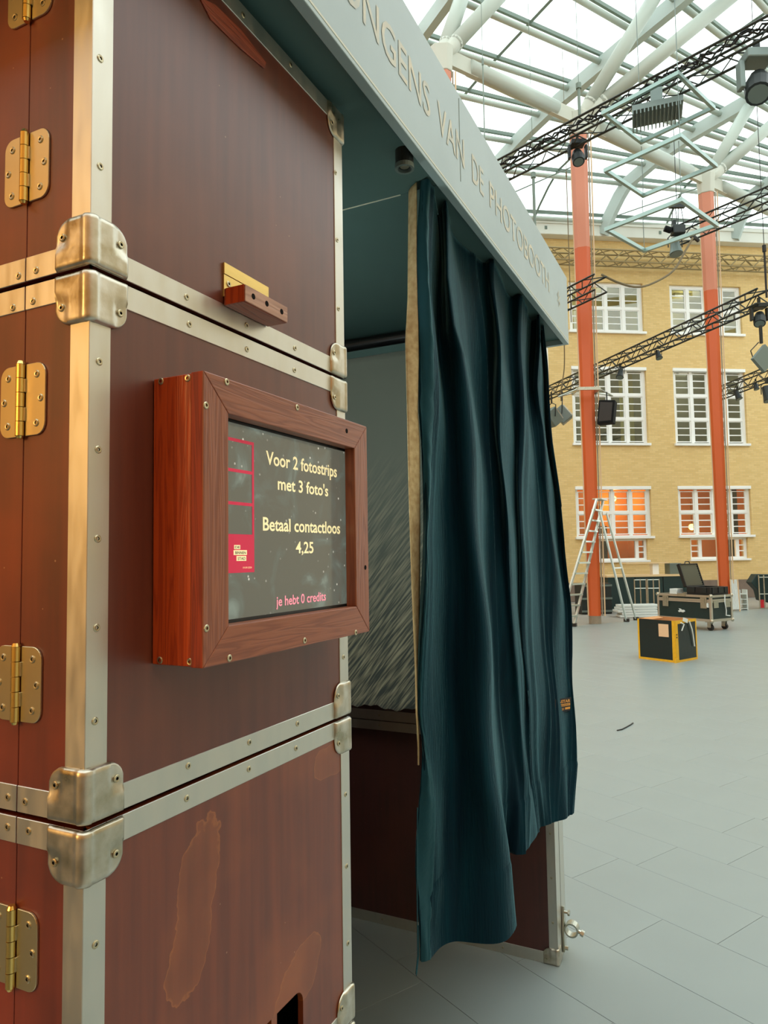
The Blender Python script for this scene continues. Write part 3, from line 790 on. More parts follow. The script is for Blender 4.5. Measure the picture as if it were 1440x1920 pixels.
def flight_case(z0, z1, label, pmat, hinges=(), caps=(), slot=False, rx=(), rside=(), first=False):
    G = .003; a, b_ = z0+(0 if z0 == 0 else G), z1-G
    t = thing('flight_case', label, 'flight case', ((XF+XB)/2, (YH+YR)/2, z0), group='stacked flight cases of the booth')
    inn = .010
    part(t, MB().box((XB+inn, YH+inn, a+.001), (XF-inn, YR-inn, b_-.001)) if not slot else
         MB().box((XB+inn, YH+inn, a+.001), (XF-.09, YR-inn, b_-.001)).box((XF-.09, YH+inn, a+.001), (XF-inn, YH+.03, b_-.001)).box((XF-.09, YR-.03, a+.001), (XF-inn, YR-inn, b_-.001)).box((XF-.09, YH+.03, b_-.02), (XF-inn, YR-.03, b_-.001)),
         'body', 'gap_dark')
    # front board (with a hand slot in one of them)
    f0, f1 = XF-.0115, XF-.0015
    fb = MB()
    if not slot: fb.box((f0, YH+.012, a), (f1, YR-.012, b_))
    else:
        y0, y1, s0, s1, r = .850, 1.022, .800, .8935, .022
        for p, q in (((YH+.012, a), (y0, b_)), ((y1, a), (YR-.012, b_)), ((y0, s1), (y1, b_)), ((y0, a), (y1, s0))): fb.box((f0, p[0], p[1]), (f1, q[0], q[1]))
        for cy, cz, sy, sz in ((y0, s0, 1, 1), (y1, s0, -1, 1), (y1, s1, -1, -1), (y0, s1, 1, -1)):
            poly = [(cy, cz)] + [(cy+sy*(r-r*math.sin(g_)), cz+sz*(r-r*math.cos(g_))) for g_ in np.linspace(0, math.pi/2, 7)]
            fb.prism(poly, (f0, 0, 0), (0, 1, 0), (0, 0, 1), (1, 0, 0), .010)
        fb.box((f0-.01, .938, s0), (f1-.004, .953, s1))
    part(t, fb, 'front_board', pmat)
    # side boards: fixed strip and hinged door leaf
    part(t, MB().box((-.7695, YH+.0015, a), (XF-.012, YH+.0115, b_)), 'side_board', 'ply_side')
    part(t, MB().box((XB+.02, YH+.0015, a), (-.7715, YH+.0115, b_)), 'door', 'ply_side', bevel=.0006, segs=1)
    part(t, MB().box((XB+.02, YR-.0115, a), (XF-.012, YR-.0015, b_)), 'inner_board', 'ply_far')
    # edging: L-section posts at the corners, flat bands along top and bottom
    for yy, sg in ((YH, 1), (YR, -1)):
        e = MB().prism([(XF, yy), (XF, yy+sg*SW), (XF-.002, yy+sg*SW), (XF-.002, yy+sg*.002), (XF-SW, yy+sg*.002), (XF-SW, yy)], (0, 0, a), (1, 0, 0), (0, 1, 0), (0, 0, 1), b_-a)
        part(t, e, 'edge_post', 'aluminium', bevel=.0007, segs=1)
    for zz0, zz1 in ((a, a+.0305), (b_-.0305, b_)):
        part(t, MB().box((XF-.002, YH+SW+.0006, zz0), (XF, YR-SW-.0006, zz1)), 'edge_band', 'aluminium', bevel=.0006, segs=1)
        part(t, MB().box((-.7695, YH, zz0), (XF-SW-.0006, YH+.002, zz1)), 'edge_band', 'aluminium', bevel=.0006, segs=1)
        part(t, MB().box((XB, YH, zz0), (-.7715, YH+.002, zz1)), 'edge_band', 'aluminium', bevel=.0006, segs=1)
        part(t, MB().box((XB, YR-.002, zz0), (XF-SW-.0006, YR, zz1)), 'edge_band', 'aluminium', bevel=.0006, segs=1)
    for z in hinges: hinge(t, z)
    for left, z, d in caps: cap(t, left, z+G*d, d)
    for px in rx: rivet(t, SCR_X, onX(*px, XF))
    for px in rside: rivet(t, SCR_Y, onY(*px, YH))
    return t
Z3, Z2, Z1, ZT = .750, 1.302, 1.945, 2.485
flight_case(0, Z3, 'bottom flight case of the stack, cut off by the lower picture edge', 'ply_stained', caps=[(True, Z3, -1), (False, Z3, -1)])
flight_case(Z3, Z2, 'water-stained brown flight case with a hand slot, under the screen case', 'ply_stained', hinges=(1.151, .88), slot=True,
            caps=[(True, Z2, -1), (False, Z2, -1), (True, Z3, 1), (False, Z3, 1)],
            rx=[(350, 1497), (466.7, 1442), (555, 1403), (179, 1771), (648, 1489.6), (650, 1624), (652.4, 1768.6)], rside=[(14, 1550.7), (53.5, 1558.5)])
flight_case(Z2, Z1, 'brown flight case carrying the framed screen', 'ply_dark', hinges=(1.798, 1.455),
            caps=[(True, Z2, 1), (False, Z2, 1), (True, Z1, -1), (False, Z1, -1)],
            rx=[(186, 678), (184, 843), (183, 1010), (181, 1177), (178, 1352), (355, 608), (463, 655), (552, 694), (353, 1436), (467.6, 1392), (557.6, 1357), (644, 1232)],
            rside=[(24.6, 577), (62, 565), (14.6, 1495), (47, 1503.6)])
ct = flight_case(Z1, ZT, 'top flight case of the stack, shaded by the sign board', 'ply_dark', hinges=(2.331, 2.093),
            caps=[(True, Z1, 1), (False, Z1, 1), (False, ZT, -1), (True, ZT, -1)],
            rx=[(188, 110), (188, 312), (350, 557), (462, 610), (553, 653), (629, 323.6), (632, 450), (634.6, 579), (456, 28), (545, 121)], rside=[(35, 517.7), (68, 507)])
# long lens-shaped slot with a pale lip high on the top case
part(ct, MB().prism([(.765, 2.418), (.80, 2.432), (.86, 2.436), (.93, 2.426), (.925, 2.412), (.86, 2.404), (.79, 2.402)], (XF-.0016, 0, 0), (0, 1, 0), (0, 0, 1), (1, 0, 0), .0025), 'slot_lip', 'pine_block', bevel=.0006, segs=1)

# ---- wooden block with brass plate on the top case
t = thing('sensor_block', 'small reddish wooden block on a brass plate above the framed screen', 'wooden block', (XF, .87, 1.99))
bp_ = MB(); y0, y1, zb, zt_ = .8185, .931, 1.990, 2.042
bp_.box((XF-.0015, y0, zb), (XF+.0012, y1, 2.0240)).box((XF-.0015, y0, 2.0246), (XF+.0020, y1, zt_))
part(t, bp_, 'brass_plate', 'brass', bevel=.0003, segs=1)
rivet(t, SCR_X, (XF+.0014, .829, 2.012), name='screw')
bx0, bx1 = XF+.0012, XF+.040
kb = MB().box((bx0, .818, 1.9755), (bx1-.0015, .929, 2.0015)); part(t, kb, 'block', 'pine_block', bevel=.0012)
part(t, MB().box((bx1-.0015, .8185, 1.976), (bx1, .9285, 2.001)), 'worn_face', 'pine_block_face', bevel=.0004, segs=1)
for y in (.838, .872, .912):
    part(t, MB().tube((bx1-.001, y, 1.989), (bx1+.0003, y, 1.989), .0045, 10), 'screw_hole', 'dark_hole')
part(t, MB().box((bx0+.004, .8172, 1.9758), (bx1-.002, .8181, 2.001)), 'end_grain', 'pine_side')

# ---- framed screen
FX, FBK = -.5755, XF
oy0, oy1, oz0, oz1 = .6765, 1.1175, 1.4680, 1.8345
iy0, iy1, iz0, iz1 = .7260, 1.0700, 1.5155, 1.7885
t = thing('display_frame', 'screen in a deep reddish wooden frame on the flight case', 'screen', (FBK, (oy0+oy1)/2, oz0))
d0 = FX-.020
for nm, a, b_, mm in (('left_side', (FBK, oy0+.0012, oz0+.001), (d0, oy0+.020, oz1-.001), 'pine_side'), ('right_side', (FBK, oy1-.020, oz0+.001), (d0, oy1-.0012, oz1-.001), 'pine_side'),
                      ('top_side', (FBK, oy0+.020, oz1-.020), (d0, oy1-.020, oz1-.001), 'pine_y'), ('bottom_side', (FBK, oy0+.020, oz0+.001), (d0, oy1-.020, oz0+.020), 'pine_y')):
    part(t, MB().box(a, b_), nm, mm, bevel=.0010, segs=1)
# mitred front boards
def mitre(poly, mm, nm): part(t, MB().prism(poly, (d0, 0, 0), (0, 1, 0), (0, 0, 1), (1, 0, 0), FX-d0), nm, mm, bevel=.0014)
e_ = .0002
mitre([(oy0, oz0), (iy0, iz0+e_), (iy0, iz1-e_), (oy0, oz1)], ['pine_z', 'pine_edge'], 'left_board')
for p in bpy.data.objects['left_board'].data.polygons:
    if p.normal.y < -.9: p.material_index = 1
mitre([(oy1, oz0), (oy1, oz1), (iy1, iz1-e_), (iy1, iz0+e_)], 'pine_z', 'right_board')
mitre([(oy0+e_, oz1), (iy0+e_, iz1), (iy1-e_, iz1), (oy1-e_, oz1)], 'pine_y', 'top_board')
mitre([(oy0+e_, oz0), (oy1-e_, oz0), (iy1-e_, iz0), (iy0+e_, iz0)], 'pine_y', 'bottom_board')
SX = -.600
part(t, MB().box((SX-.02, oy0+.021, oz0+.021), (SX, oy1-.021, oz1-.021)), 'screen', 'display')
bz = MB()
for a, b_ in (((oy0+.021, iz1-.003), (oy1-.021, oz1-.021)), ((oy0+.021, oz0+.021), (oy1-.021, iz0+.004)), ((1.083, iz0), (oy1-.021, iz1))): bz.box((SX-.001, a[0], a[1]), (SX+.0016, b_[0], b_[1]))
part(t, bz, 'bezel', 'black_plastic')
part(t, MB().box((SX+.0016, 1.0935, oz0+.021), (d0, oy1-.021, oz1-.021)), 'inner_lip', 'pine_side')
# picture on the screen: red strip with three empty photo fields and the little sign
def flat(poly, nm, mm, lift): part(t, MB().prism(poly, (SX, 0, 0), (0, 1, 0), (0, 0, 1), (1, 0, 0), lift), nm, mm)
def rectp(y0, z0, y1, z1): return [(y0, z0), (y1, z0), (y1, z1), (y0, z1)]
ys0, ys1 = .738, .8125
flat(rectp(ys0, 1.581, ys1, 1.6335), 'red_panel', 'red_print', .0006)
for z in (1.6755, 1.7205, 1.7625): flat(rectp(ys0, z-.0022, ys1-.0042, z+.0022), 'strip_line', 'pink_print' if z > 1.9 else 'red_print', .0006)
flat(rectp(ys1-.0042, 1.6335, ys1, 1.7647), 'strip_line', 'red_print', .0006)
Yv, Zv, Xv = (0, 1, 0), (0, 0, 1), (1, 0, 0)
k = 3.0978
for txt, (x0, y0, x1, y1) in (('DE', (552, 1118, 587, 1145)), ('BINNEN', (549, 1148, 626, 1178)), ('STAD', (566, 1182, 622, 1212))):
    A, B_ = onX(260+x0/k, 660+y0/k, SX), onX(260+x1/k, 660+y1/k, SX)
    za, zb_ = B_[2]-.0002, A[2]-.0007
    flat(rectp(A[1], za, B_[1], zb_), 'logo_tag', 'cream_print', .0009)
    w_ = B_[1]-A[1]
    place_text(t, 'logo_text', txt, 'dark_print', (SX, A[1]+w_*.1, za+(zb_-za)*.2), Yv, Zv, Xv, w_*.8, (zb_-za)*.6, bold=.01, lift=.0012)
place_text(t, 'date_text', '19-09-2024', 'cream_print', (SX, .786, 1.5865), Yv, Zv, Xv, .020, .0026, bold=.0, lift=.0009)
for txt, y0, y1, zb_, cap_, mm in (('Voor 2 fotostrips', .8415, 1.0485, 1.7375, .0205, 'cream_print'), ("met 3 foto's", .871, 1.0185, 1.7025, .0195, 'cream_print'),
                                   ('Betaal contactloos', .833, 1.0575, 1.6405, .0200, 'cream_print'), ('4,25', .9185, .970, 1.6075, .0185, 'cream_print'), ('je hebt 0 credits', .865, 1.0075, 1.5295, .0150, 'pink_print')):
    place_text(t, 'screen_text', txt, mm, (SX, y0, zb_), Yv, Zv, Xv, y1-y0, cap_, bold=.017, lift=.0008)
# screws and holes of the frame
for px, py in ((425, 716), (386, 760), (557, 764), (387, 1178), (430, 1234), (571, 1201), (667, 1186)): rivet(t, SCR_X, onX(px, py, FX), name='screw')
for px, py in ((650, 808), (685, 1064)):
    P = onX(px, py, FX); part(t, MB().tube((FX-.002, P[1], P[2]), (FX+.0002, P[1], P[2]), .0042, 12), 'screw_hole', 'dark_hole')
for px, py in ((352, 709), (302, 715), (300, 1238), (356, 1241)):
    P = onY(px, py, oy0+.0012); rivet(t, SCR_Y, (P[0], oy0+.0012, P[2]), name='screw')

# ---- far end of the booth: shallow case standing on the floor, another on top of it
YE0, YE1, ZS = 2.838, 2.991, .874
def end_case(z0, z1, label, clamp=False, bottom=False):
    t = thing('end_case', label, 'flight case', (-1.19, (YE0+YE1)/2, z0), group='shallow cases at the far end of the booth')
    G = 0 if z0 == 0 else .0015
    a, b_ = z0+G, z1-.0015
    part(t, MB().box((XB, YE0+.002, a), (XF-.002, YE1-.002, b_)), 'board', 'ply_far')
    part(t, MB().box((XF-.002, YE0+.03, a), (XF-.0008, YE1-.03, b_)), 'front_gap', 'gap_dark')
    e = MB(); e.box((XF-.034, YE0, a), (XF, YE0+.002, b_)); e.box((XF-.002, YE0, a), (XF, YE0+.072, b_)); part(t, e, 'edge_post', 'aluminium', bevel=.0006, segs=1)
    e = MB(); e.box((XF-.034, YE1-.002, a), (XF, YE1, b_)); e.box((XF-.002, YE0+.080, a), (XF, YE1, b_)); part(t, e, 'edge_post', 'aluminium', bevel=.0006, segs=1)
    for zz0, zz1 in ((a, a+.044), (b_-.040, b_)):
        part(t, MB().box((XB, YE0, zz0), (XF-.0346, YE0+.002, zz1)), 'edge_band', 'aluminium', bevel=.0006, segs=1)
    for z in np.arange(a+.16, b_-.05, .17): rivet(t, SCR_Y, (XF-.017, YE0, z))
    for x in np.arange(-1.60, -.72, .18):
        for z in (a+.022, b_-.020): rivet(t, SCR_Y, (x, YE0, z))
    return t
te = end_case(0, ZS, 'lower shallow flight case standing on the floor behind the curtain')
mbc = cap_mesh(((-1, 0, 0), (0, -1, 0)), ((0, 1, 0), (1, 0, 0)), (XF, YE0), .001, 1, w=.058, h=.062)
part(te, mbc, 'corner_cap', 'corner_steel', smooth=True)
# tube clamp bolted on the front of the lower case
cp = MB(); cp.prism([(-.012, -.088), (.010, -.088), (.014, 0), (.008, .082), (-.004, .086), (-.014, 0)], (XF+.001, 2.925, .105), (0, 1, 0), (0, 0, 1), (1, 0, 0), .009); o_ = part(te, cp, 'clamp_plate', 'galv', bevel=.001, segs=1)
part(te, MB().ring((XF+.038, 2.908, .108), (0, 1, 0), .0215, .0275, .036, 24), 'clamp_ring', 'galv')
part(te, MB().tube((XF+.004, 2.925, .168), (XF+.030, 2.925, .168), .006, 8).tube((XF+.024, 2.925, .168), (XF+.032, 2.925, .168), .011, 6), 'clamp_bolt', 'galv')
part(te, MB().tube((XF+.062, 2.926, .104), (XF+.080, 2.926, .098), .008, 8).tube((XF+.072, 2.926, .101), (XF+.084, 2.926, .096), .012, 6), 'clamp_bolt', 'galv')
part(te, MB().tube((XF+.006, 2.925, .030), (XF+.022, 2.925, .030), .008, 6), 'clamp_bolt', 'galv')
end_case(ZS, 2.484, 'upper shallow flight case behind the curtain and the grey backdrop')
# back wall of the booth
t = thing('booth_back', 'dark back wall inside the photo booth', 'panel', (XB-.012, 2.0, 0))
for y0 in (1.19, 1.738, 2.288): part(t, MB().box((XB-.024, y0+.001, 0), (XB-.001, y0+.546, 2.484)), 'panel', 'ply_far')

# ---- canopy with the painted sign board
t = thing('canopy', 'grey-blue booth roof with a lettered sign board along the front', 'canopy', (-1.15, 1.7, 2.486))
BX, BI, CB, CT, CE = -.568, -.589, 2.484, 2.775, 2.985
part(t, MB().box((BI, .36, CB), (BX, CE, CT)), 'sign_board', ['canopy_paint'], bevel=.0015)
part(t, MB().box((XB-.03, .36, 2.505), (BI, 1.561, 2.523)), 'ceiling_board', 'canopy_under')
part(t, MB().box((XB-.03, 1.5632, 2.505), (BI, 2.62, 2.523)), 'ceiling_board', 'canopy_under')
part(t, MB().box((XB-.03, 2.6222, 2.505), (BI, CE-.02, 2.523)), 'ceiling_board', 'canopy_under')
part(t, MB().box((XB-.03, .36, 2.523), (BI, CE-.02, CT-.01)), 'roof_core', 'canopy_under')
part(t, MB().box((XB-.03, CE-.02, CB), (BI, CE, CT)), 'end_board', 'canopy_paint')
part(t, MB().box((XB-.03, 1.5605, 2.5035), (-.70, 1.5635, 2.5052)), 'joint_strip', 'canopy_border')
part(t, MB().box((BX-.001, .37, CB+.010), (BX+.0006, CE-.01, CB+.0145)), 'painted_line', 'canopy_border')
for txt, y0, y1 in (('DE', .80, .925), ('JONGENS', .985, 1.440), ('VAN', 1.487, 1.672), ('DE', 1.735, 1.832), ('PHOTOBOOTH', 1.888, 2.635)):
    place_text(t, 'lettering', txt, 'faded_gold', (BX, y0, 2.592), Yv, Zv, Xv, y1-y0, .080, bold=.006, lift=.0010)
place_text(t, 'lettering', '*', 'faded_gold', (BX, 2.775, 2.545), Yv, Zv, Xv, .05, .11, lift=.0012)
part(t, MB().box((BX, 1.640, CB+.06), (BX+.0008, 1.6425, CT-.012)), 'panel_joint', 'roof_bar')

# ---- downlight under the canopy
t = thing('downlight', 'small dark round downlight under the booth roof', 'lamp', (-.6125, 1.392, 2.505))
part(t, MB().tube((-.6125, 1.392, 2.505), (-.6125, 1.392, 2.470), .0205, 20), 'housing', 'black_metal', smooth=False)
part(t, MB().ring((-.6125, 1.392, 2.462), (0, 0, 1), .0155, .0215, .010, 24), 'rim', 'grey_metal')
part(t, MB().tube((-.6125, 1.392, 2.4695), (-.6125, 1.392, 2.4675), .010, 12), 'lens', 'galv')

# ---- added fill lamp, unseen behind the case stack, brightening the booth interior
t = thing('booth_fill', 'added flat fill lamp, unseen inside the booth on the case stack', 'lamp', (-1.19, YR, 1.62))
part(t, MB().box((-1.42, YR+.001, 1.66), (-.96, YR+.030, 2.10)), 'housing', 'black_metal')
part(t, MB().box((-1.40, YR+.030, 1.68), (-.98, YR+.034, 2.08)), 'diffuser', 'white_paint')
lg = bpy.data.lights.new('booth_fill_light', 'AREA'); lg.shape = 'RECTANGLE'; lg.size = .42; lg.size_y = .40; lg.energy = 7.5; lg.color = (.92, 1.0, .95)
lo = bpy.data.objects.new('booth_fill_light', lg); COL.objects.link(lo); lo.parent = t; lo.location = (0, .045, .26); lo.rotation_euler = (math.radians(90), 0, math.radians(180))

# ---- curtain rail and backdrop
t = thing('curtain_rail', 'dark curtain rail under the booth roof', 'rail', (-.685, 2.2, 2.480))
part(t, MB().box((-.694, 1.66, 2.480), (-.676, 2.82, 2.494)), 'rail', 'black_metal')
for y in (1.75, 2.2, 2.75): part(t, MB().box((-.692, y-.012, 2.494), (-.678, y+.012, 2.505)), 'rail_bracket', 'black_metal')
YB = 2.46
t = thing('backdrop_roller', 'dark roller tube under the booth roof', 'roller', (-1.2, YB+.02, 2.505))
part(t, MB().tube((-1.68, YB+.024, 2.462), (-.705, YB+.024, 2.462), .021, 20), 'tube', 'black_plastic', smooth=False)
for x in (-1.69, -.703): part(t, MB().box((x-.004, YB-.002, 2.435), (x+.004, YB+.05, 2.505)), 'roller_bracket', 'black_metal')
t = thing('backdrop', 'grey streaked cloth backdrop hanging inside the booth', 'backdrop', (-1.2, YB, 1.02))
part(t, MB().box((-1.66, YB-.006, 2.398), (-.715, YB+.006, 2.426)), 'top_bar', 'canopy_under')
cl = MB(); nx, nz_ = 60, 50; P = []
for j in range(nz_+1):
    for i in range(nx+1):
        x = -1.66+.945*i/nx; v = j/nz_
        zb_ = 1.022+.006*math.sin(i*.55)+.004*math.sin(i*1.7)
        z = 2.402*(1-v)+zb_*v
        y = YB+.006*math.sin(i*.33+1.2*v)*v+.010*math.exp(-((v-.09)/.03)**2)*math.sin(i*.12)+.02*max(0, v-.93)
        P.append((x, y, z))
cl.add(P, [(j*(nx+1)+i, j*(nx+1)+i+1, (j+1)*(nx+1)+i+1, (j+1)*(nx+1)+i) for j in range(nz_) for i in range(nx)])
o = part(t, cl, 'cloth', 'backdrop_cloth', smooth=True)
md = o.modifiers.new('thick', 'SOLIDIFY'); md.thickness = .003

# ---- velvet curtain: pleats traced as ridges and valleys, each with its own depth
HZ, TZ_ = .62, 2.500
def trk(pts, xt, hem):
    """pts: pixel track from top to bottom; xt: X at the rail; hem: pixel where the fold meets the hem"""
    hp = onZ(*hem, HZ); xb = hp[0]
    out = []
    for px, py in pts:
        X = xt
        for _ in range(6):
            P = onX(px, py, X); u = min(1, max(0, (TZ_-P[2])/(TZ_-HZ))); X = xt+(xb-xt)*u**1.25
        out.append((P[2], P[1], X))
    out.append((HZ, hp[1], xb)); out.sort()
    z = np.array([o_[0] for o_ in out])
    def at(zz):
        u = (TZ_-zz)/(TZ_-HZ)
        return np.interp(zz, z, [o_[1] for o_ in out]), xt+(xb-xt)*max(0, u)**1.25
    return at
cols = [
    trk([(783, 347), (783, 440), (786.5, 534), (788, 675), (786.5, 769), (790, 831), (791, 994), (790, 1119), (786, 1431), (784, 1640)], -.634, (786, 1802)),
    trk([(804, 394), (807, 550), (811.6, 706), (814.7, 784), (811.6, 900), (800, 1009), (798, 1150), (793, 1337), (811, 1494), (812, 1650)], -.612, (806, 1796)),
    trk([(818, 420), (822, 560), (832, 706), (838, 900), (842, 1100), (845, 1337), (848, 1494), (846, 1650)], -.656, (843, 1765)),
    trk([(838, 409), (839.7, 519), (852, 612), (866, 660), (876, 737), (887, 847), (890, 900), (899, 1056), (908, 1212), (919, 1369), (929, 1494), (946, 1609)], -.606, (957, 1752)),
    trk([(852, 430), (862, 519), (884, 660), (894, 760), (904, 900), (913, 1056), (920, 1212), (930, 1369), (940, 1494)], -.650, (947, 1606)),
    trk([(905, 520), (915, 600), (922, 690), (926, 831), (934, 947), (942, 1087), (948, 1212), (958, 1322), (968, 1462)], -.640, (968, 1602)),
    trk([(928, 540), (930, 581), (932, 690), (941, 831), (947.5, 947), (960, 1087), (964.7, 1212), (976, 1322), (985, 1462)], -.606, (984, 1597)),
    trk([(955, 590), (956, 690), (962, 831), (965, 947), (972, 1087), (976, 1212), (984, 1322), (993, 1462)], -.646, (999, 1571)),
    trk([(978, 590), (979, 690), (978.7, 769), (978.7, 994), (983, 1150), (989.7, 1290), (1000, 1430)], -.610, (1011, 1551)),
    trk([(993, 610), (994, 760), (1003, 900), (1010, 1000), (1015, 1150), (1021, 1300), (1025, 1430)], -.650, (1028, 1545)),
    trk([(1006, 597), (1010, 722), (1021, 800), (1025, 894), (1035, 978), (1042.8, 1087), (1044, 1197), (1048, 1300), (1052, 1430)], -.612, (1050, 1538)),
    trk([(1014, 630), (1019, 737), (1027, 831), (1035, 900), (1047, 1009), (1057, 1134), (1062, 1228), (1065, 1322), (1067, 1431)], -.640, (1064, 1531)),
    trk([(1022, 647), (1027, 737), (1035, 831), (1044, 900), (1057, 1009), (1068, 1134), (1074, 1228), (1075.6, 1322), (1078.7, 1431)], -.612, (1075, 1524)),
    trk([(1021, 655), (1026, 737), (1033, 831), (1042, 900), (1054, 1009), (1064, 1134), (1070, 1228), (1072, 1322), (1075, 1431)], -.650, (1071, 1512)),
]
def cat(p0, p1, p2, p3, u): return .5*((2*p1)+(-p0+p2)*u+(2*p0-5*p1+4*p2-p3)*u*u+(-p0+3*p1-3*p2+p3)*u**3)
NS, NZ = 20, 130
def curtain_row(z, noise=True):
    pts = np.array([c(z) for c in cols]); row = []
    for i in range(len(pts)-1):
        p0, p1, p2, p3 = pts[max(i-1, 0)], pts[i], pts[i+1], pts[min(i+2, len(pts)-1)]
        for u in np.linspace(0, 1, NS, endpoint=False): row.append(cat(p0, p1, p2, p3, u))
    row.append(pts[-1]); return np.array(row)
rows_z = [TZ_-(TZ_-HZ)*j/NZ for j in range(NZ+1)]
GR = np.array([curtain_row(z) for z in rows_z])          # [row][col] -> (Y, X)
wr = random.Random(3); waves = [(wr.uniform(2, 9), wr.uniform(.05, .35), wr.uniform(0, 6.3), wr.uniform(.0006, .0022)) for _ in range(9)]
nC = GR.shape[1]
creases = [(wr.uniform(NS*.9, nC-4), wr.uniform(1.2, 2.4), wr.uniform(.0025, .0055), wr.uniform(-6, 6), wr.uniform(0, 6.3), wr.uniform(.2, 1.0)) for _ in range(34)]
V = []
def wrinkle(i, j):
    z = rows_z[j]; u = (TZ_-z)/(TZ_-HZ)
    w = sum(a*math.sin(fz*z*2.0+fi*i*.6+p) for fz, fi, p, a in waves)
    for c0, wd, am, dr, ph, ln in creases:
        d = i-(c0+dr*u+.8*math.sin(u*7+ph)); 
        if abs(d) < 3*wd: w += am*math.exp(-(d/wd)**2)*(.5+.5*math.sin(u*math.pi*2*ln+ph))
    return w
for j in range(NZ+1):
    for i in range(nC):
        y, x = GR[j, i]; w_ = wrinkle(i, j)
        V.append((x+w_, y, rows_z[j]))
t = thing('curtain', 'dark teal velvet curtain hanging in the booth entrance', 'curtain', (-.63, 2.15, .62))
cu = MB().add(V, [(j*nC+i, j*nC+i+1, (j+1)*nC+i+1, (j+1)*nC+i) for j in range(NZ) for i in range(nC-1)])
o = part(t, cu, 'velvet', 'velvet', smooth=True)
md = o.modifiers.new('thick', 'SOLIDIFY'); md.thickness = .004; md.offset = -1
# stitched side hem: a raised band along the left edge
hv = []; hw = NS-1
for j in range(NZ+1):
    for i in range(hw+1):
        y, x = GR[j, i]; w_ = wrinkle(i, j); puck = .0012*math.sin(rows_z[j]*95+i*.25)*math.sin(rows_z[j]*23)
        hv.append((x+w_+.0030*math.sin(math.pi*i/hw)+.0022+puck, y-.001, rows_z[j]))
o = part(t, MB().add(hv, [(j*(hw+1)+i, j*(hw+1)+i+1, (j+1)*(hw+1)+i+1, (j+1)*(hw+1)+i) for j in range(NZ) for i in range(hw)]), 'side_hem', 'velvet_hem', smooth=True)
# bottom hem: doubled cloth with a stitch line
jb = int(NZ*.915); bv = []
for j in range(jb, NZ+1):
    for i in range(nC):
        y, x = GR[j, i]; w_ = wrinkle(i, j)
        e = .0028 if j > jb else .0
        bv.append((x+w_+e, y, rows_z[j]-(.001 if j == NZ else 0)))
nb = NZ-jb+1
part(t, MB().add(bv, [(j*nC+i, j*nC+i+1, (j+1)*nC+i+1, (j+1)*nC+i) for j in range(nb-1) for i in range(nC-1)]), 'bottom_hem', 'velvet', smooth=True)
# beige lining that shows beside the left edge
lt = [(766, 350), (764, 560), (760, 640), (763, 756), (767, 910), (773, 1102), (779, 1256), (781, 1372), (784, 1440)]
LX = -.672; LP = [onX(px, py, LX) for px, py in lt]
lv = []; m_ = 0
for j in range(NZ+1):
    z = rows_z[j]
    if z < LP[-1][2]-.01: break
    y1, x1 = GR[j, 0]; y0 = np.interp(z, [p[2] for p in LP[::-1]], [p[1] for p in LP[::-1]])
    y0 = y1+(y0-y1)*min(1, max(0, (z-LP[-1][2]-.005)/.12))
    for i in range(7):
        u = i/6; lx_ = x1-.004+(LX-x1+.004)*min(1, max(0, (z-LP[-1][2]-.005)/.12)); lv.append(((x1-.004)*(1-u)+lx_*u+.004*math.sin(u*3.1)*math.sin(z*7), (y1+.001)*(1-u)+y0*u, z))
    m_ += 1
o = part(t, MB().add(lv, [(j*7+i, j*7+i+1, (j+1)*7+i+1, (j+1)*7+i) for j in range(m_-1) for i in range(6)]), 'lining', 'lining_cloth', smooth=True)
md = o.modifiers.new('thick', 'SOLIDIFY'); md.thickness = .002
# edge binding hanging below the left corner
jj = [int(NZ*f) for f in (.80, .86, .92, .96, .995)]
eb = [np.array([GR[j, 0][1]-.002, GR[j, 0][0]-.004, rows_z[j]]) for j in jj]
tip = onX(780.5, 1829, eb[-1][0])
lp = eb+[tip+np.array([0, -.0015, .004]), tip, tip+np.array([0, .003, .004]), eb[-1]+np.array([0, .006, 0]), eb[-2]+np.array([0, .007, .0])]
part(t, MB().path(lp, .0015, 6), 'edge_binding', 'velvet_hem')
# woven brand patch
pc = [(1037, 1311), (1067, 1307), (1068, 1332), (1038, 1337)]
def surf(px, py):
    """point of the curtain surface seen at a pixel"""
    best = None
    for X in np.linspace(-.70, -.50, 200):
        P = onX(px, py, X); r = curtain_row(min(TZ_, max(HZ, P[2]))); d = np.min(np.hypot(r[:, 0]-P[1], r[:, 1]-X))
        if best is None or d < best[0]: best = (d, P)
    return best[1]
c4 = [surf(*p) for p in pc]
u_ = c4[1]-c4[0]; u_ = u_/np.linalg.norm(u_); v_ = np.array([0, 0, 1.0])-u_*u_[2]; v_ = v_/np.linalg.norm(v_); n_ = np.cross(u_, v_)
if n_[0] < 0: n_ = -n_
Wp, Hp = np.linalg.norm(c4[1]-c4[0]), np.linalg.norm(c4[3]-c4[0])*1.0
o0 = c4[3]+n_*.005
pp = part(t, MB().prism([(0, 0), (Wp, 0), (Wp, Hp), (0, Hp)], o0, u_, v_, n_, .0015), 'brand_patch', 'patch_black')
place_text(t, 'patch_text', 'G-STAR', 'patch_orange', o0+u_*Wp*.08+v_*Hp*.66, u_, v_, n_, Wp*.84, Hp*.22, bold=.03, lift=.0022, parent=pp)
part(t, MB().prism([(Wp*.08, Hp*.40), (Wp*.92, Hp*.40), (Wp*.92, Hp*.58), (Wp*.08, Hp*.58)], o0, u_, v_, n_, .0019), 'patch_bar', 'patch_orange', parent=pp)
place_text(t, 'patch_text', 'ORIGINALS', 'patch_black', o0+u_*Wp*.14+v_*Hp*.44, u_, v_, n_, Wp*.72, Hp*.11, bold=.01, lift=.0024, parent=pp)
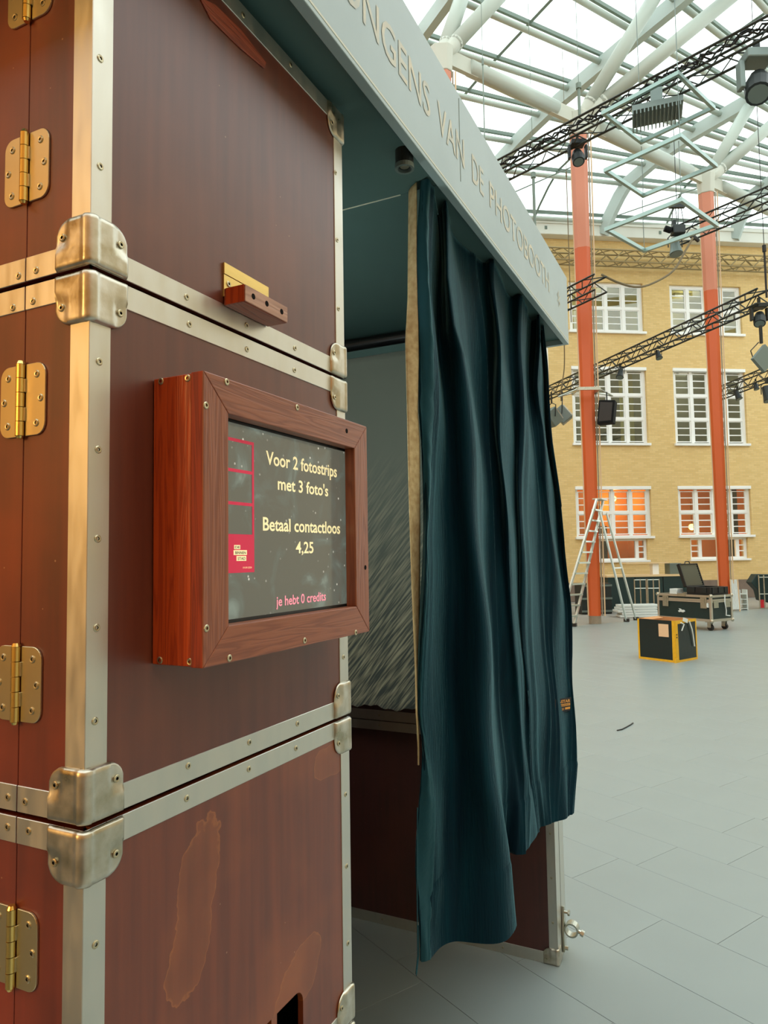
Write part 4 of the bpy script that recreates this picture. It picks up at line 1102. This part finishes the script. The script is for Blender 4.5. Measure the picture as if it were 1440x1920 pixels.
place_text(t, 'patch_text', 'RAW 3301', 'patch_orange', o0+u_*Wp*.08+v_*Hp*.12, u_, v_, n_, Wp*.44, Hp*.18, bold=.0, lift=.0022, parent=pp)
part(t, MB().prism([(Wp*.60, Hp*.14), (Wp*.92, Hp*.14), (Wp*.92, Hp*.30), (Wp*.60, Hp*.30)], o0, u_, v_, n_, .0019), 'patch_bar', 'patch_orange', parent=pp)

# ================================================================== TRUSSES, LAMPS AND RIGGING
RZ = YW                                            # things that face the camera side share its heading
def truss(P, Q, a, label, m='truss_black', r=.024, lace=.012, cable=False, step=None, group='lighting trusses'):
    P = np.array(P, float); Q = np.array(Q, float); c = (P+Q)/2
    t = thing('lighting_truss', label, 'truss', c, group=group)
    d = (Q-P)/np.linalg.norm(Q-P); s = np.cross(d, (0, 0, 1)); s = s/np.linalg.norm(s); u = np.cross(s, d)
    cor = [(-a/2, -a/2), (a/2, -a/2), (a/2, a/2), (-a/2, a/2)]
    for x, y in cor: part(t, MB().tube(P+s*x+u*y, Q+s*x+u*y, r, 6), 'chord', m)
    n = max(2, int(np.linalg.norm(Q-P)/(step or a*1.05)))
    for k in range(4):
        l = MB(); A, B_ = cor[k], cor[(k+1) % 4]
        for i in range(n):
            p0 = P+(Q-P)*i/n; p1 = P+(Q-P)*(i+1)/n
            if i % 2: l.tube(p0+s*A[0]+u*A[1], p1+s*B_[0]+u*B_[1], lace, 4)
            else: l.tube(p0+s*B_[0]+u*B_[1], p1+s*A[0]+u*A[1], lace, 4)
        part(t, l, 'lacing', m)
    if cable:
        rg = random.Random(7)
        for k in range(3):
            pts = [P+(Q-P)*i/60+u*(a/2+.03-rg.uniform(0, .10))+s*rg.uniform(-.1, .1) for i in range(61)]
            part(t, MB().path(pts, .018, 5), 'cable', 'wire_black')
    return t, P, Q, u
zc = lambda px, py, z: onZ(px, py, z)
truss(zc(880, 352, 10.0), zc(1475, 44, 10.0), .34, 'long black truss with cables crossing under the glass roof', cable=True)
truss(zc(1020, 741, 6.2), zc(1432, 556, 6.2), .27, 'thin black truss crossing in front of the brick wall between the columns', r=.020)
truss(zc(1262, 446, 9.9), zc(1475, 356, 9.9), .36, 'black truss passing the top of the farther column')
truss(zc(1345, 740, 6.3), zc(1475, 687, 6.3), .30, 'short black truss low at the right picture edge', r=.02)
truss(zc(1040, 573, 7.25), zc(1126, 531, 7.25), .33, 'short truss end beside the nearer column', m='truss_black', r=.022)
w0, w1 = fac(1010, 482, -.35), fac(1440, 486, -.35)
truss(F0+fd*(-9.0)+fn*-.42+np.array([0, 0, 11.62]), F0+fd*(9.0)+fn*-.42+np.array([0, 0, 11.62]), .40, 'brown truss running along the brick wall under the gutter', m='truss_wall', r=.028, lace=.02)

# three stacked square frames
for i, (cx, cy, zz, lb) in enumerate(((1234, 207, 9.7, 'uppermost of three hanging square aluminium frames'), (1238, 315, 8.6, 'middle of three hanging square aluminium frames'), (1240, 426, 7.5, 'lowest of three hanging square aluminium frames'))):
    c = dep(cx, cy, 12.9)
    t = thing('square_frame', lb, 'light frame', c, YW+math.radians(45-3), group='hanging square frames')
    h_ = .70
    for sx in (-1, 1): MB().box((sx*h_-.028, -h_-.028, -.035), (sx*h_+.028, h_+.028, .035)).build('frame_bar', 'truss_alu', t)
    for sy in (-1, 1): MB().box((-h_+.028, sy*h_-.028, -.035), (h_-.028, sy*h_+.028, .035)).build('frame_bar', 'truss_alu', t)
    up = 14.7-c[2] if i == 0 else prev-c[2]-.05
    prev = c[2]
    for sx, sy in ((1, 1), (-1, -1)): MB().tube((sx*h_, sy*h_, .035), (sx*h_, sy*h_, up), .008, 4).build('wire', 'grey_metal', t)

def frame_axes(): return rh, fh, np.array([0, 0, 1.0])
def par_lamp(px, py, D, size, label, aim=(.2, -.3, -1), m='black_metal', top=None):
    """can lamp on a yoke; size = body length"""
    c = dep(px, py, D); t = thing('stage_lamp', label, 'stage lamp', c, YW, group='lamps on the trusses')
    a = np.array(aim, float); a = a/np.linalg.norm(a); s = size
    b_ = MB(); b_.tube(-a*s*.45, a*s*.12, s*.20, 14, r2=s*.27); b_.tube(a*s*.12, a*s*.46, s*.27, 14, r2=s*.34); b_.build('body', m, t, smooth=False)
    MB().tube(a*s*.455, a*s*.475, s*.29, 14).build('lens', 'grey_metal', t)
    y = MB(); y.path([(-s*.36, 0, -s*.05), (-s*.36, 0, s*.45), (-s*.2, 0, s*.62), (s*.2, 0, s*.62), (s*.36, 0, s*.45), (s*.36, 0, -s*.05)], s*.03, 5); y.build('yoke', 'black_metal', t)
    MB().box((-s*.08, -s*.08, s*.60), (s*.08, s*.08, s*.60+(top or s*.3))).build('hook_clamp', 'black_metal', t)
def moving_head(px, py, D, s, label, m='grey_metal', tilt=(-.3, -.5, -1)):
    c = dep(px, py, D); t = thing('moving_head', label, 'stage lamp', c, YW, group='moving heads')
    MB().box((-s*.28, -s*.22, s*.32), (s*.28, s*.22, s*.52)).build('base', m, t, bevel=s*.03)
    for sx in (-1, 1): MB().box((sx*s*.34-s*.05, -s*.10, -s*.22), (sx*s*.34+s*.05, s*.10, s*.34)).build('yoke_arm', m, t, bevel=s*.02)
    a = np.array(tilt, float); a = a/np.linalg.norm(a); p = np.array((0, 0, -s*.14))
    MB().tube(p-a*s*.30, p, s*.17, 14, r2=s*.26).tube(p, p+a*s*.30, s*.26, 14, r2=s*.24).build('head', 'black_metal', t)
    MB().tube(p+a*s*.30, p+a*s*.31, s*.19, 14).build('lens', 'grey_metal', t)
    MB().box((-s*.05, -s*.05, s*.52), (s*.05, s*.05, s*.80)).build('hook_clamp', 'black_metal', t)
moving_head(1421, 148, 11.5, .82, 'big grey moving head lamp hanging from the long truss at the right edge')
moving_head(1083, 288, 14.3, .50, 'dark ball-shaped moving lamp in front of the nearer column top', tilt=(0, -.4, -1), m='black_metal')
moving_head(1424, 592, 12.9, .42, 'dark moving lamp at the end of the thin truss', m='black_metal')
par_lamp(1266, 462, 18.4, .50, 'grey-green can lamp hanging above the upper windows', aim=(0, -.2, -1), m='grey_metal', top=.4)
par_lamp(1163, 700, 16.9, .27, 'can lamp under the thin truss beside the nearer column', aim=(-.3, -.4, -1))
par_lamp(1234, 665, 15.55, .22, 'small can lamp under the middle of the thin truss', aim=(.1, -.4, -1))
par_lamp(1383, 741, 19.9, .28, 'dark can lamp on the low truss next to the farther column', aim=(.2, -.3, -1))
par_lamp(1417, 724, 19.1, .22, 'small brown can lamp on the low truss near the right edge', aim=(.1, -.3, -1))
par_lamp(1439, 738, 18.5, .45, 'dark can lamp cut by the right picture edge', aim=(.1, -.3, -1))
# finned LED blinder under the long truss
c = dep(1232, 210, 12.6); t = thing('led_panel', 'grey finned lamp panel under the long truss', 'stage lamp', c, YW+math.radians(-20))
MB().box((-.42, -.28, -.05), (.42, .28, .05)).build('panel', 'grey_metal', t)
for i in range(13): MB().box((-.42+i*.065, -.30, -.13), (-.40+i*.065, .30, -.05)).build('fin', 'grey_metal', t)
MB().box((-.10, -.06, .05), (.10, .06, .42)).build('bracket', 'grey_metal', t)
# flat grey panel at the right edge
c = dep(1432, 672, 12.4); t = thing('stage_flood', 'tilted grey-green flat panel at the right edge', 'stage lamp', c, YW+math.radians(10))
q = MB(); ax = [np.array((.72, .2, .66)), np.array((-.2, .97, 0)), np.array((-.66, 0, .72))]; ax = [a/np.linalg.norm(a) for a in ax]
q.obox((0, 0, 0), ax, (.22, .03, .16)).build('panel', 'grey_metal', t)
MB().path([(-.16, .04, -.05), (-.22, .04, .14), (-.05, .04, .30)], .010, 5).build('yoke', 'black_metal', t)
MB().box((-.02, .02, .28), (.02, .06, .60)).build('hook_clamp', 'black_metal', t)
# pair of flood lamps beside the curtain
for dx, dy, lb, an in ((1035, 783, 'left of two grey box flood lamps hanging beside the curtain', 20), (1055, 778, 'right of two grey box flood lamps hanging beside the curtain', -15)):
    c = dep(dx, dy, 16.9 if dx < 1050 else 17.6); t = thing('flood_lamp', lb, 'stage lamp', c, YW+math.radians(an), group='flood lamps beside the curtain')
    a = math.radians(38); ax = [np.array((math.cos(a), 0, math.sin(a))), np.array((0, 1, 0)), np.array((-math.sin(a), 0, math.cos(a)))]
    MB().obox((0, 0, 0), ax, (.15, .15, .20)).build('body', 'grey_metal', t, bevel=.02)
    MB().obox(np.array((math.cos(a), 0, math.sin(a)))*.16, ax, (.02, .12, .16)).build('lens', 'galv', t)
    MB().path([(-.02, -.17, 0), (0, -.17, .28), (0, 0, .36), (0, .17, .28), (-.02, .17, 0)], .012, 5).build('yoke', 'black_metal', t)
    MB().box((-.015, -.015, .34), (.015, .015, .62)).build('hook_clamp', 'black_metal', t)
# speaker and clamp on the nearer column
c = dep(1137, 773, 15.9); t = thing('loudspeaker', 'black loudspeaker hung on the nearer column', 'loudspeaker', c, YW+math.radians(-28))
MB().prism([(-.19, -.27), (.16, -.27), (.22, .23), (-.13, .27)], (0, -.15, 0), (1, 0, 0), (0, 0, 1), (0, 1, 0), .30).build('cabinet', 'black_matte', t, bevel=.015)
MB().prism([(-.15, -.22), (.12, -.22), (.17, .18), (-.10, .22)], (0, -.158, 0), (1, 0, 0), (0, 0, 1), (0, 1, 0), .008).build('grille', 'black_plastic', t)
MB().tube((.02, 0, .25), (.02, 0, .46), .015).build('hanger', 'black_metal', t)
c = dep(1098, 733, 16.1); t = thing('column_clamp', 'steel clamp frame with side arms round the nearer column', 'clamp', c, YW)
for y in (-.24, .26): MB().box((-.24, y-.02, -.035), (.26, y+.02, .035)).build('clamp_bar', 'galv', t)
for x in (-.24, .26): MB().box((x-.02, -.22, -.035), (x+.02, .24, .035)).build('clamp_bar', 'galv', t)
for sx in (-1, 1):
    MB().tube((sx*.24, -.2, 0), (sx*.62, .02, -.12), .018, 6).build('arm', 'galv', t); MB().tube((sx*.24, .2, 0), (sx*.62, .02, -.12), .018, 6).build('arm', 'galv', t)
# chain hoist of the far truss
c = dep(1271, 432, 18.2); t = thing('chain_hoist', 'dark chain hoist with wires above the lowest square frame', 'hoist', c, YW)
MB().box((-.16, -.12, -.12), (.16, .12, .12)).build('motor', 'black_metal', t, bevel=.03)
MB().tube((-.18, 0, 0), (-.34, 0, .06), .08, 10).build('chain_bag', 'black_matte', t)
for x, y in ((-.3, .1), (-.12, -.1), (.12, .1), (.3, -.1)): MB().tube((x*.4, y, .12), (x*.35, 0, .62), .010, 4).build('wire', 'black_metal', t)
MB().box((-.2, -.05, .60), (.2, .05, .70)).build('spreader', 'black_metal', t)
MB().tube((0, 0, .70), (0, 0, 3.4), .010, 4).build('chain', 'black_metal', t)
# vertical drop pipes and wires
def drop(px, y0, y1, D, r, label, name='hanging_pipe', m='roof_bar', cat='pipe'):
    A = dep(px, y0, D); B_ = A.copy(); B_[2] = dep(px, y1, D)[2]
    t = thing(name, label, cat, B_); MB().tube((0, 0, 0), (0, 0, A[2]-B_[2]), r, 6).build('pipe', m, t); MB().tube((0, 0, A[2]-B_[2]), (0, 0, 14.75-B_[2]), .006, 4).build('wire', m, t); MB().tube((0, 0, A[2]-B_[2]-.02), (0, 0, A[2]-B_[2]+.10), r*1.8, 6).build('hook', m, t)
drop(1000, 332, 430, 16.5, .035, 'thin dark pipe hanging beside the sign board')
drop(1085, 165, 218, 15.2, .035, 'dark rod hanging above the long truss')
drop(905, 120, 330, 13.6, .012, 'thin wire pair dropping to the long truss beside the sign board', 'hanging_wire', 'roof_bar', 'wire')
drop(1433, 470, 560, 12.8, .020, 'dark rope above the end of the thin truss', 'hanging_wire', 'wire_black', 'wire')
drop(1062, 330, 610, 18.0, .012, 'thin brown wire between the sign board and the nearer column', 'hanging_wire', 'cable_brown', 'wire')
def cable(pts, r, label, m='cable_brown'):
    P = [dep(*p) for p in pts]; n = []
    for i in range(len(P)-1):
        p0, p1, p2, p3 = P[max(i-1, 0)], P[i], P[i+1], P[min(i+2, len(P)-1)]
        for u in np.linspace(0, 1, 8, endpoint=False): n.append(cat(p0, p1, p2, p3, u))
    n.append(P[-1]); tag(MB().path([p-P[0] for p in n], r, 6).build('hanging_cable', m), label, 'cable').location = Vector(P[0])
cable([(1128, 515, 15.6), (1160, 530, 15.9), (1192, 538, 16.3), (1222, 532, 16.6), (1262, 508, 16.9), (1285, 470, 17.1), (1299, 446, 17.2)], .026, 'brown cable sagging between the truss end and the hoist')
cable([(1058, 640, 17.2), (1058, 690, 17.2), (1052, 730, 17.1), (1052, 752, 17.1)], .014, 'thin cable hanging down to the flood lamps')
cable([(1296, 443, 17.6), (1303, 446, 17.7), (1309, 451, 17.8)], .05, 'black cable end hook near the gutter', 'wire_black')

# ================================================================== THINGS ON THE FLOOR
# ---- stepladder
A1, A2 = dep(1119, 936, 15.55), dep(1131, 939, 15.95)
f1, f2 = onZ(1046, 1177, 0), onZ(1076, 1174.5, 0)
r1, r2 = onZ(1175, 1165.5, 0), onZ(1193, 1162.5, 0)
t = thing('step_ladder', 'tall aluminium stepladder standing against the nearer orange column', 'ladder', (f1+f2+r1+r2)/4)
sd = (A2-A1)/np.linalg.norm(A2-A1)
for A, f_ in ((A1, f1), (A2, f2)): part(t, MB().beam(A, f_, .035, .095, up=sd), 'front_rail', 'ladder_alu')
for A, f_ in ((A1, r1), (A2, r2)):
    A_ = A+(f_-A)*.10; part(t, MB().beam(A_, f_, .03, .085, up=sd), 'rear_leg', 'ladder_alu')
for i in range(1, 12):
    u = i/12; part(t, MB().beam(A1+(f1-A1)*u, A2+(f2-A2)*u, .09, .035), 'rung', 'ladder_alu')
part(t, MB().beam(A1+(0, 0, .01), A2+(0, 0, .01), .20, .03), 'top_step', 'ladder_alu')
part(t, MB().beam(r1+(A1-r1)*.45, r2+(A2-r2)*.45, .03, .03), 'rear_brace', 'ladder_alu')
for f_ in (f1, f2, r1, r2): part(t, MB().box(f_+(-.06, -.06, 0), f_+(.06, .06, .07)), 'rubber_foot', 'black_plastic')

# ---- road case on wheels (local frame: x along its short side, y along its long side)
Cn = plan(6.53, 14.20)
ca = YW+math.radians(30)
RCL, RCW, RZ0, RZ1 = 1.30, .70, .185, .715
t = thing('road_case', 'black flight case with aluminium edges on castors beside the yellow box', 'road case', Cn, ca)
b_ = MB().box((.02, .02, RZ0+.02), (RCW-.02, RCL-.02, .595)); b_.build('body', 'road_black', t)
MB().box((.02, .02, .605), (RCW-.02, RCL-.02, RZ1-.01)).build('lid', 'road_black', t)
for x in (0, RCW-.05):
    for y in (0, RCL-.05): MB().box((x, y, RZ0), (x+.05, y+.05, RZ1)).build('edge_post', 'aluminium', t, bevel=.008)
for z0, z1 in ((RZ0, RZ0+.05), (.565, .598), (.602, .632), (RZ1-.045, RZ1)):
    for x in (.004, RCW-.024): MB().box((x, .05, z0), (x+.02, RCL-.05, z1)).build('edge_band', 'aluminium', t)
    for y in (.004, RCL-.024): MB().box((.05, y, z0), (RCW-.05, y+.02, z1)).build('edge_band', 'aluminium', t)
for x in (0, RCW):
    for y in (0, RCL):
        for z in (RZ0, RZ1):
            bm = bmesh.new(); bmesh.ops.create_uvsphere(bm, u_segments=10, v_segments=6, radius=.04); me = bpy.data.meshes.new('ball_corner'); bm.to_mesh(me); bm.free()
            o = link('ball_corner', me, 'corner_steel', t); o.location = (x+(.015 if x == 0 else -.015), y+(.015 if y == 0 else -.015), z+(.015 if z == RZ0 else -.015))
for y in (.17, RCL-.22): MB().box((-.008, y-.07, .45), (.01, y+.07, .68)).box((-.018, y-.03, .55), (-.008, y+.03, .65)).build('latch', 'galv', t)
MB().box((-.008, .58, .672), (.01, .78, .735)).build('lid_handle', 'galv', t)
for x in (.15, RCW-.17): MB().box((x-.075, -.008, .46), (x+.075, .01, .60)).build('latch', 'galv', t)
MB().box((-.006, .06, .47), (.01, .15, .56)).build('rating_plate', 'white_plank', t)
MB().prism([(.62, .36), (.66, .34), (.72, .35), (.76, .34), (.78, .37), (.74, .385), (.76, .42), (.72, .41), (.69, .39), (.66, .395), (.63, .385)], (-.004, 0, 0), (0, 1, 0), (0, 0, 1), (1, 0, 0), .02).build('logo_mark', 'white_plank', t)
MB().path([(RCW*.58, -.03, .72), (RCW*.56, -.035, .55), (RCW*.62, -.03, .40), (RCW*.60, -.03, .30), (RCW*.78, -.03, .285)], .012, 5).build('strap', 'white_plank', t)
for x in (.12, RCW-.12):
    for y in (.14, RCL-.14):
        MB().box((x-.06, y-.06, RZ0-.02), (x+.06, y+.06, RZ0)).build('castor_plate', 'galv', t)
        cst = MB().box((x-.035, y-.05, .06), (x-.028, y+.03, RZ0-.02)).box((x+.028, y-.05, .06), (x+.035, y+.03, RZ0-.02)); cst.build('castor_fork', 'galv', t)
        MB().tube((x-.025, y-.02, .062), (x+.025, y-.02, .062), .062, 16).build('castor_wheel', 'black_plastic', t)
# open equipment case with egg-crate foam standing on it
Rm = Matrix.Rotation(ca, 3, 'Z')
def onroad(x, y, z): return np.array(Cn)+np.array(Rm @ Vector((x, y, z)))
t = thing('equipment_case', 'open black plastic case with grey foam in the lid, on the road case', 'case', onroad(.36, .33, RZ1), ca)
hx, hy, hz = .30, .27, .16
tb = MB(); tb.box((-hx, -hy, 0), (hx, hy, .02))
for p, q in (((-hx, -hy, .02), (-hx+.02, hy, hz)), ((hx-.02, -hy, .02), (hx, hy, hz)), ((-hx+.02, -hy, .02), (hx-.02, -hy+.02, hz)), ((-hx+.02, hy-.02, .02), (hx-.02, hy, hz))): tb.box(p, q)
tb.build('tray', 'black_plastic', t, bevel=.008)
MB().box((-hx+.02, -hy+.02, .02), (hx-.02, hy-.02, .11)).build('tray_foam', 'black_matte', t)
for y in (-.15, .12): MB().box((-hx-.012, y-.05, .05), (-hx, y+.05, .15)).build('latch', 'black_metal', t)
for x in (-.2, .0, .2): MB().box((x-.03, -hy-.012, .04), (x+.03, -hy, .15)).build('rib', 'black_metal', t)
le = math.radians(18); lu = np.array((0, math.sin(le), math.cos(le))); lw = np.array((0, math.cos(le), -math.sin(le))); lo_ = np.array((0, hy, hz)); LH = .50
ld = MB()
ld.prism([(-hx, 0), (hx, 0), (hx, LH), (-hx, LH)], lo_+lw*.05, (1, 0, 0), lu, lw, .02)
for a, b2 in (((-hx, 0), (-hx+.02, LH)), ((hx-.02, 0), (hx, LH)), ((-hx+.02, 0), (hx-.02, .02)), ((-hx+.02, LH-.02), (hx-.02, LH))):
    ld.prism([(a[0], a[1]), (b2[0], a[1]), (b2[0], b2[1]), (a[0], b2[1])], lo_, (1, 0, 0), lu, lw, .05)
ld.build('lid', 'black_plastic', t)
eg = MB(); nx_, nz2 = 22, 18; P = []
for j in range(nz2+1):
    for i in range(nx_+1):
        bmp = .030 if (i+j) % 2 else 0.0
        P.append(lo_+np.array((-hx+.02+(2*hx-.04)*i/nx_, 0, 0))+lu*(.02+(LH-.04)*j/nz2)+lw*(.045-bmp))
eg.add(P, [(j*(nx_+1)+i, j*(nx_+1)+i+1, (j+1)*(nx_+1)+i+1, (j+1)*(nx_+1)+i) for j in range(nz2) for i in range(nx_)]).build('lid_foam', 'foam', t)
MB().path([(-.08, .0, 0), (-.06, .0, .05), (.06, .0, .05), (.08, .0, 0)], .012, 5).build('handle', 'black_plastic', t).location = Vector(lo_+lu*LH+lw*.03)
for i in range(3):
    o = MB().box((-.11, -.09, 0), (.11, .09, .034)).build('white_box', 'white_plank', bevel=.006); o.location = Vector(onroad(.13, .90, RZ1+.001+.036*i)); o.rotation_euler = (0, 0, ca+.05*i)
    tag(o, ('lowest', 'middle', 'uppermost')[i]+' of three flat white boxes stacked on the road case', 'box', 'flat white boxes on the road case')

# ---- black box edged with yellow tape
bN, bL, bR = onZ(1268, 1243, 0), onZ(1198, 1234.5, 0), onZ(1315, 1236.5, 0)
ul = bL-bN; LL = np.linalg.norm(ul); ul = ul/LL; ur = np.cross((0, 0, 1), ul)
if ur@(bR-bN) < 0: ur = -ur
LR = max(.5, float((bR-bN)@ur)); BH = .60
t = thing('taped_box', 'open cardboard box wrapped in black foil with yellow taped edges', 'box', bN)
zu = np.array([0, 0, 1.0]); o3 = np.zeros(3)
def wall_(o, u, L_, w): return MB().prism([(0, 0), (L_, 0), (L_, BH), (0, BH)], o, u, zu, w, .012)
for nm, o, u, L_, w in (('left_face', o3, ul, LL, ur), ('right_face', o3, ur, LR, ul), ('back_face', ul*LL, ur, LR, -ul), ('back_face', ur*LR, ul, LL, -ur)):
    wall_(o, u, L_, w).build(nm, 'black_foil', t)
    wall_(o+w*.0125, u, L_, w*.3).build('cardboard_liner', 'cardboard', t)
MB().prism([(.017, .017), (LL-.017, .017), (LL-.017, LR-.017), (.017, LR-.017)], zu*.30, ul, ur, zu, .02).build('cardboard_liner', 'cardboard', t)
tw = .045
for o, u, L_, w in ((o3, ul, LL, -ur), (o3, ur, LR, -ul)):
    MB().prism([(0, 0), (L_, 0), (L_, tw*.7), (0, tw*.7)], o, u, zu, w, .003).build('tape', 'yellow_tape', t)
    MB().prism([(L_-tw*.6, 0), (L_, 0), (L_, BH), (L_-tw*.6, BH)], o, u, zu, w, .0035).build('tape', 'yellow_tape', t)
MB().prism([(0, BH-.05), (LR, BH-.035), (LR, BH+.004), (0, BH+.004)], o3, ur, zu, -ul, .004).build('tape', 'yellow_tape', t)
MB().prism([(0, 0), (.075, 0), (.065, BH+.003), (0, BH+.003)], o3, ur, zu, -ul, .0045).build('tape', 'yellow_tape', t)
MB().prism([(0, 0), (.05, 0), (.045, BH+.003), (0, BH+.003)], o3, ul, zu, -ur, .0045).build('tape', 'yellow_tape', t)
MB().prism([(-.06, -.004), (.10, 0), (.05, .07), (-.03, .06)], -ul*.006-ur*.004, ur*.8-ul*.0, zu, -ul, .008).build('tape_end', 'yellow_tape', t)
for zz in (.36, .40): MB().tube(ur*.035+zu*zz-ul*.005, ur*.035+zu*zz-ul*.007, .012, 8).build('tape_mark', 'black_matte', t)
MB().prism([(.10, .36), (.26, .36), (.26, .545), (.10, .545)], o3, ul, zu, -ur, .005).build('paper_label', 'label_paper', t)
# folded cardboard flaps along the rim
MB().prism([(.02, 0), (LL-.03, 0), (LL-.06, .16), (.10, .12)], zu*BH+ur*.01, ul, ur*.9+zu*-.25, zu, .006).build('flap', 'cardboard', t)
MB().prism([(.05, 0), (LR-.05, 0), (LR-.10, .14), (.12, .16)], zu*BH+ul*(LL-.01), ur, -ul*.9-zu*.1, zu, .006).build('flap', 'cardboard', t)
MB().path([ur*LR*.62+zu*(BH-.02)-ul*.02, ur*LR*.70+zu*.46-ul*.03, ur*LR*.76+zu*.36-ul*.025, ur*LR*.82+zu*.20-ul*.02], .010, 5).build('tape_strand', 'white_plank', t)
MB().path([ur*LR*.22+zu*(BH-.03)-ul*.02, ur*LR*.34+zu*(BH-.06)-ul*.03, ur*LR*.25+zu*.45-ul*.02], .010, 5).build('tape_strand', 'white_plank', t)
MB().prism([(0, 0), (.12, -.04), (.14, .02), (.02, .05)], ur*LR*.32+zu*(BH-.01)-ul*.015, ur, zu, -ul, .006).build('tape_strand', 'white_plank', t)

# ---- counter, crates, barriers and planks by the wall
cA, cB = onZ(1140, 1147, 0), onZ(1300, 1143, 0)
cu_ = (cB-cA); LC = np.linalg.norm(cu_); ang = math.atan2(cu_[1], cu_[0])
t = thing('counter', 'dark counter with a pale wooden top in front of the brick wall', 'counter', cA, ang)
MB().box((.04, .02, 0), (LC-.04, .60, .93)).build('body', 'dark_green_box', t)
MB().box((0, 0, .93), (LC, .64, .985)).build('counter_top', 'ply_top', t)
for x in (LC*.33, LC*.66): MB().box((x-.01, .012, .02), (x+.01, .02, .92)).build('joint', 'black_matte', t)
o = MB().box((0, 0, 0), (.34, .30, .30)).build('storage_box', 'grey_metal', bevel=.01); o.matrix_world = mat4(cA+np.array([math.cos(ang), math.sin(ang), 0])*(LC-.55)+np.array([-math.sin(ang), math.cos(ang), 0])*.15+np.array([0, 0, .986]), ang)
tag(o, 'plain grey box on the right end of the counter', 'box')
t = thing('white_stand', 'small white stand on the counter left of the foam case', 'stand', cA+np.array([math.cos(ang), math.sin(ang), 0])*(LC*.62)+np.array([-math.sin(ang), math.cos(ang), 0])*.3+np.array([0, 0, .986]), ang)
MB().box((-.09, -.09, 0), (.09, .09, .30)).build('foot', 'white_paint', t); MB().box((-.9, -.16, .30), (.35, .16, .335)).build('shelf', 'ply_top', t)
kA = onZ(1092, 1152, 0); t = thing('crate', 'low grey crate standing behind the stepladder', 'crate', kA, ang)
MB().box((0, 0, 0), (.82, .5, .80)).build('body', 'black_metal', t, bevel=.01)
for z in (.05, .38, .72): MB().box((-.01, -.02, z), (.83, .0, z+.05)).build('slat', 'grey_metal', t)
for i, (px, lb) in enumerate(((1191.5, 'left of two grey steel barrier frames leaning at the counter'), (1216, 'right of two grey steel barrier frames leaning at the counter'))):
    A = onZ(px, 1151, 0); t = thing('barrier_frame', lb, 'barrier', A, YW+math.radians(-4), group='steel barrier frames')
    w_, h_ = .30, .90
    for x in (0, w_/2, w_): MB().tube((x, 0, 0), (x+.02, .06, h_), .016, 6).build('upright', 'galv', t)
    for z in (.14, .66, .88): MB().tube((0+.02*z, .06*z/h_, z), (w_+.02*z, .06*z/h_, z), .014, 6).build('crossbar', 'galv', t)
pA = onZ(1163, 1158, 0)
for i in range(5):
    o = MB().box((0, 0, 0), (.98-.05*(i % 2), .42, .055)).build('plank', 'white_plank', bevel=.008)
    o.matrix_world = mat4(pA+rh*(.06*math.sin(i*2.1))+np.array([0, 0, .062*i]), YW+math.radians(-3+1.5*i))
    tag(o, ('bottom', 'second lowest', 'middle', 'second highest', 'top')[i]+' one of the white planks stacked behind the yellow box', 'plank', 'white planks stacked on the floor')
# folded slatted chair and white rack right of the farther column
A = onZ(1373, 1147, 0); t = thing('folded_chair', 'pale folded slatted chair leaning beside the farther column', 'chair', A, YW)
for x in (0, .20): MB().beam((x, 0, 0), (x+.04, .12, .85), .03, .03).build('rail', 'column_edge', t)
for i in range(5): MB().beam((.03+.035*i, -.01, .06), (.06+.035*i, .12, .84), .025, .015).build('slat', 'white_plank', t)
A = onZ(1388, 1144, 0); t = thing('white_rack', 'small white rack with shelves beside the folded chair', 'rack', A, YW)
for x in (0, .19): MB().box((x, 0, 0), (x+.03, .25, .55)).build('side', 'white_plank', t)
for z in (.03, .15, .28, .42): MB().box((.03, 0, z), (.19, .25, z+.02)).build('shelf', 'white_plank', t)
A = onZ(1418, 1141, 0); t = thing('cart', 'steel cart hung with a black cloth at the right edge', 'cart', A, YW)
for x in (.08, .22, .40, .60): MB().tube((x, -.05, 0), (x, -.05, .92), .016, 6).build('upright', 'galv', t)
for z in (.40, .86): MB().tube((.08, -.05, z), (.62, -.05, z), .014, 6).build('crossbar', 'galv', t)
MB().prism([(-.10, .72), (.06, .95), (.62, .93), (.60, .10), (.16, .22), (.10, .5)], (0, .02, 0), (1, 0, 0), (0, 0, 1), (0, 1, 0), .3).build('cloth', 'dark_green_box', t, bevel=.02)
MB().box((.10, -.04, .02), (.20, .02, .24)).build('red_bin', 'red_plastic', t)
# scrap of black wire on the floor
P = [onZ(*p, .006) for p in ((1157, 1369.5), (1166, 1367.5), (1175, 1363), (1182, 1359), (1187, 1355.5))]
tag(MB().path([p-P[0] for p in P], .0052, 6).build('wire_scrap', 'wire_black'), 'short bent piece of black wire lying on the floor', 'wire').location = Vector(P[0])
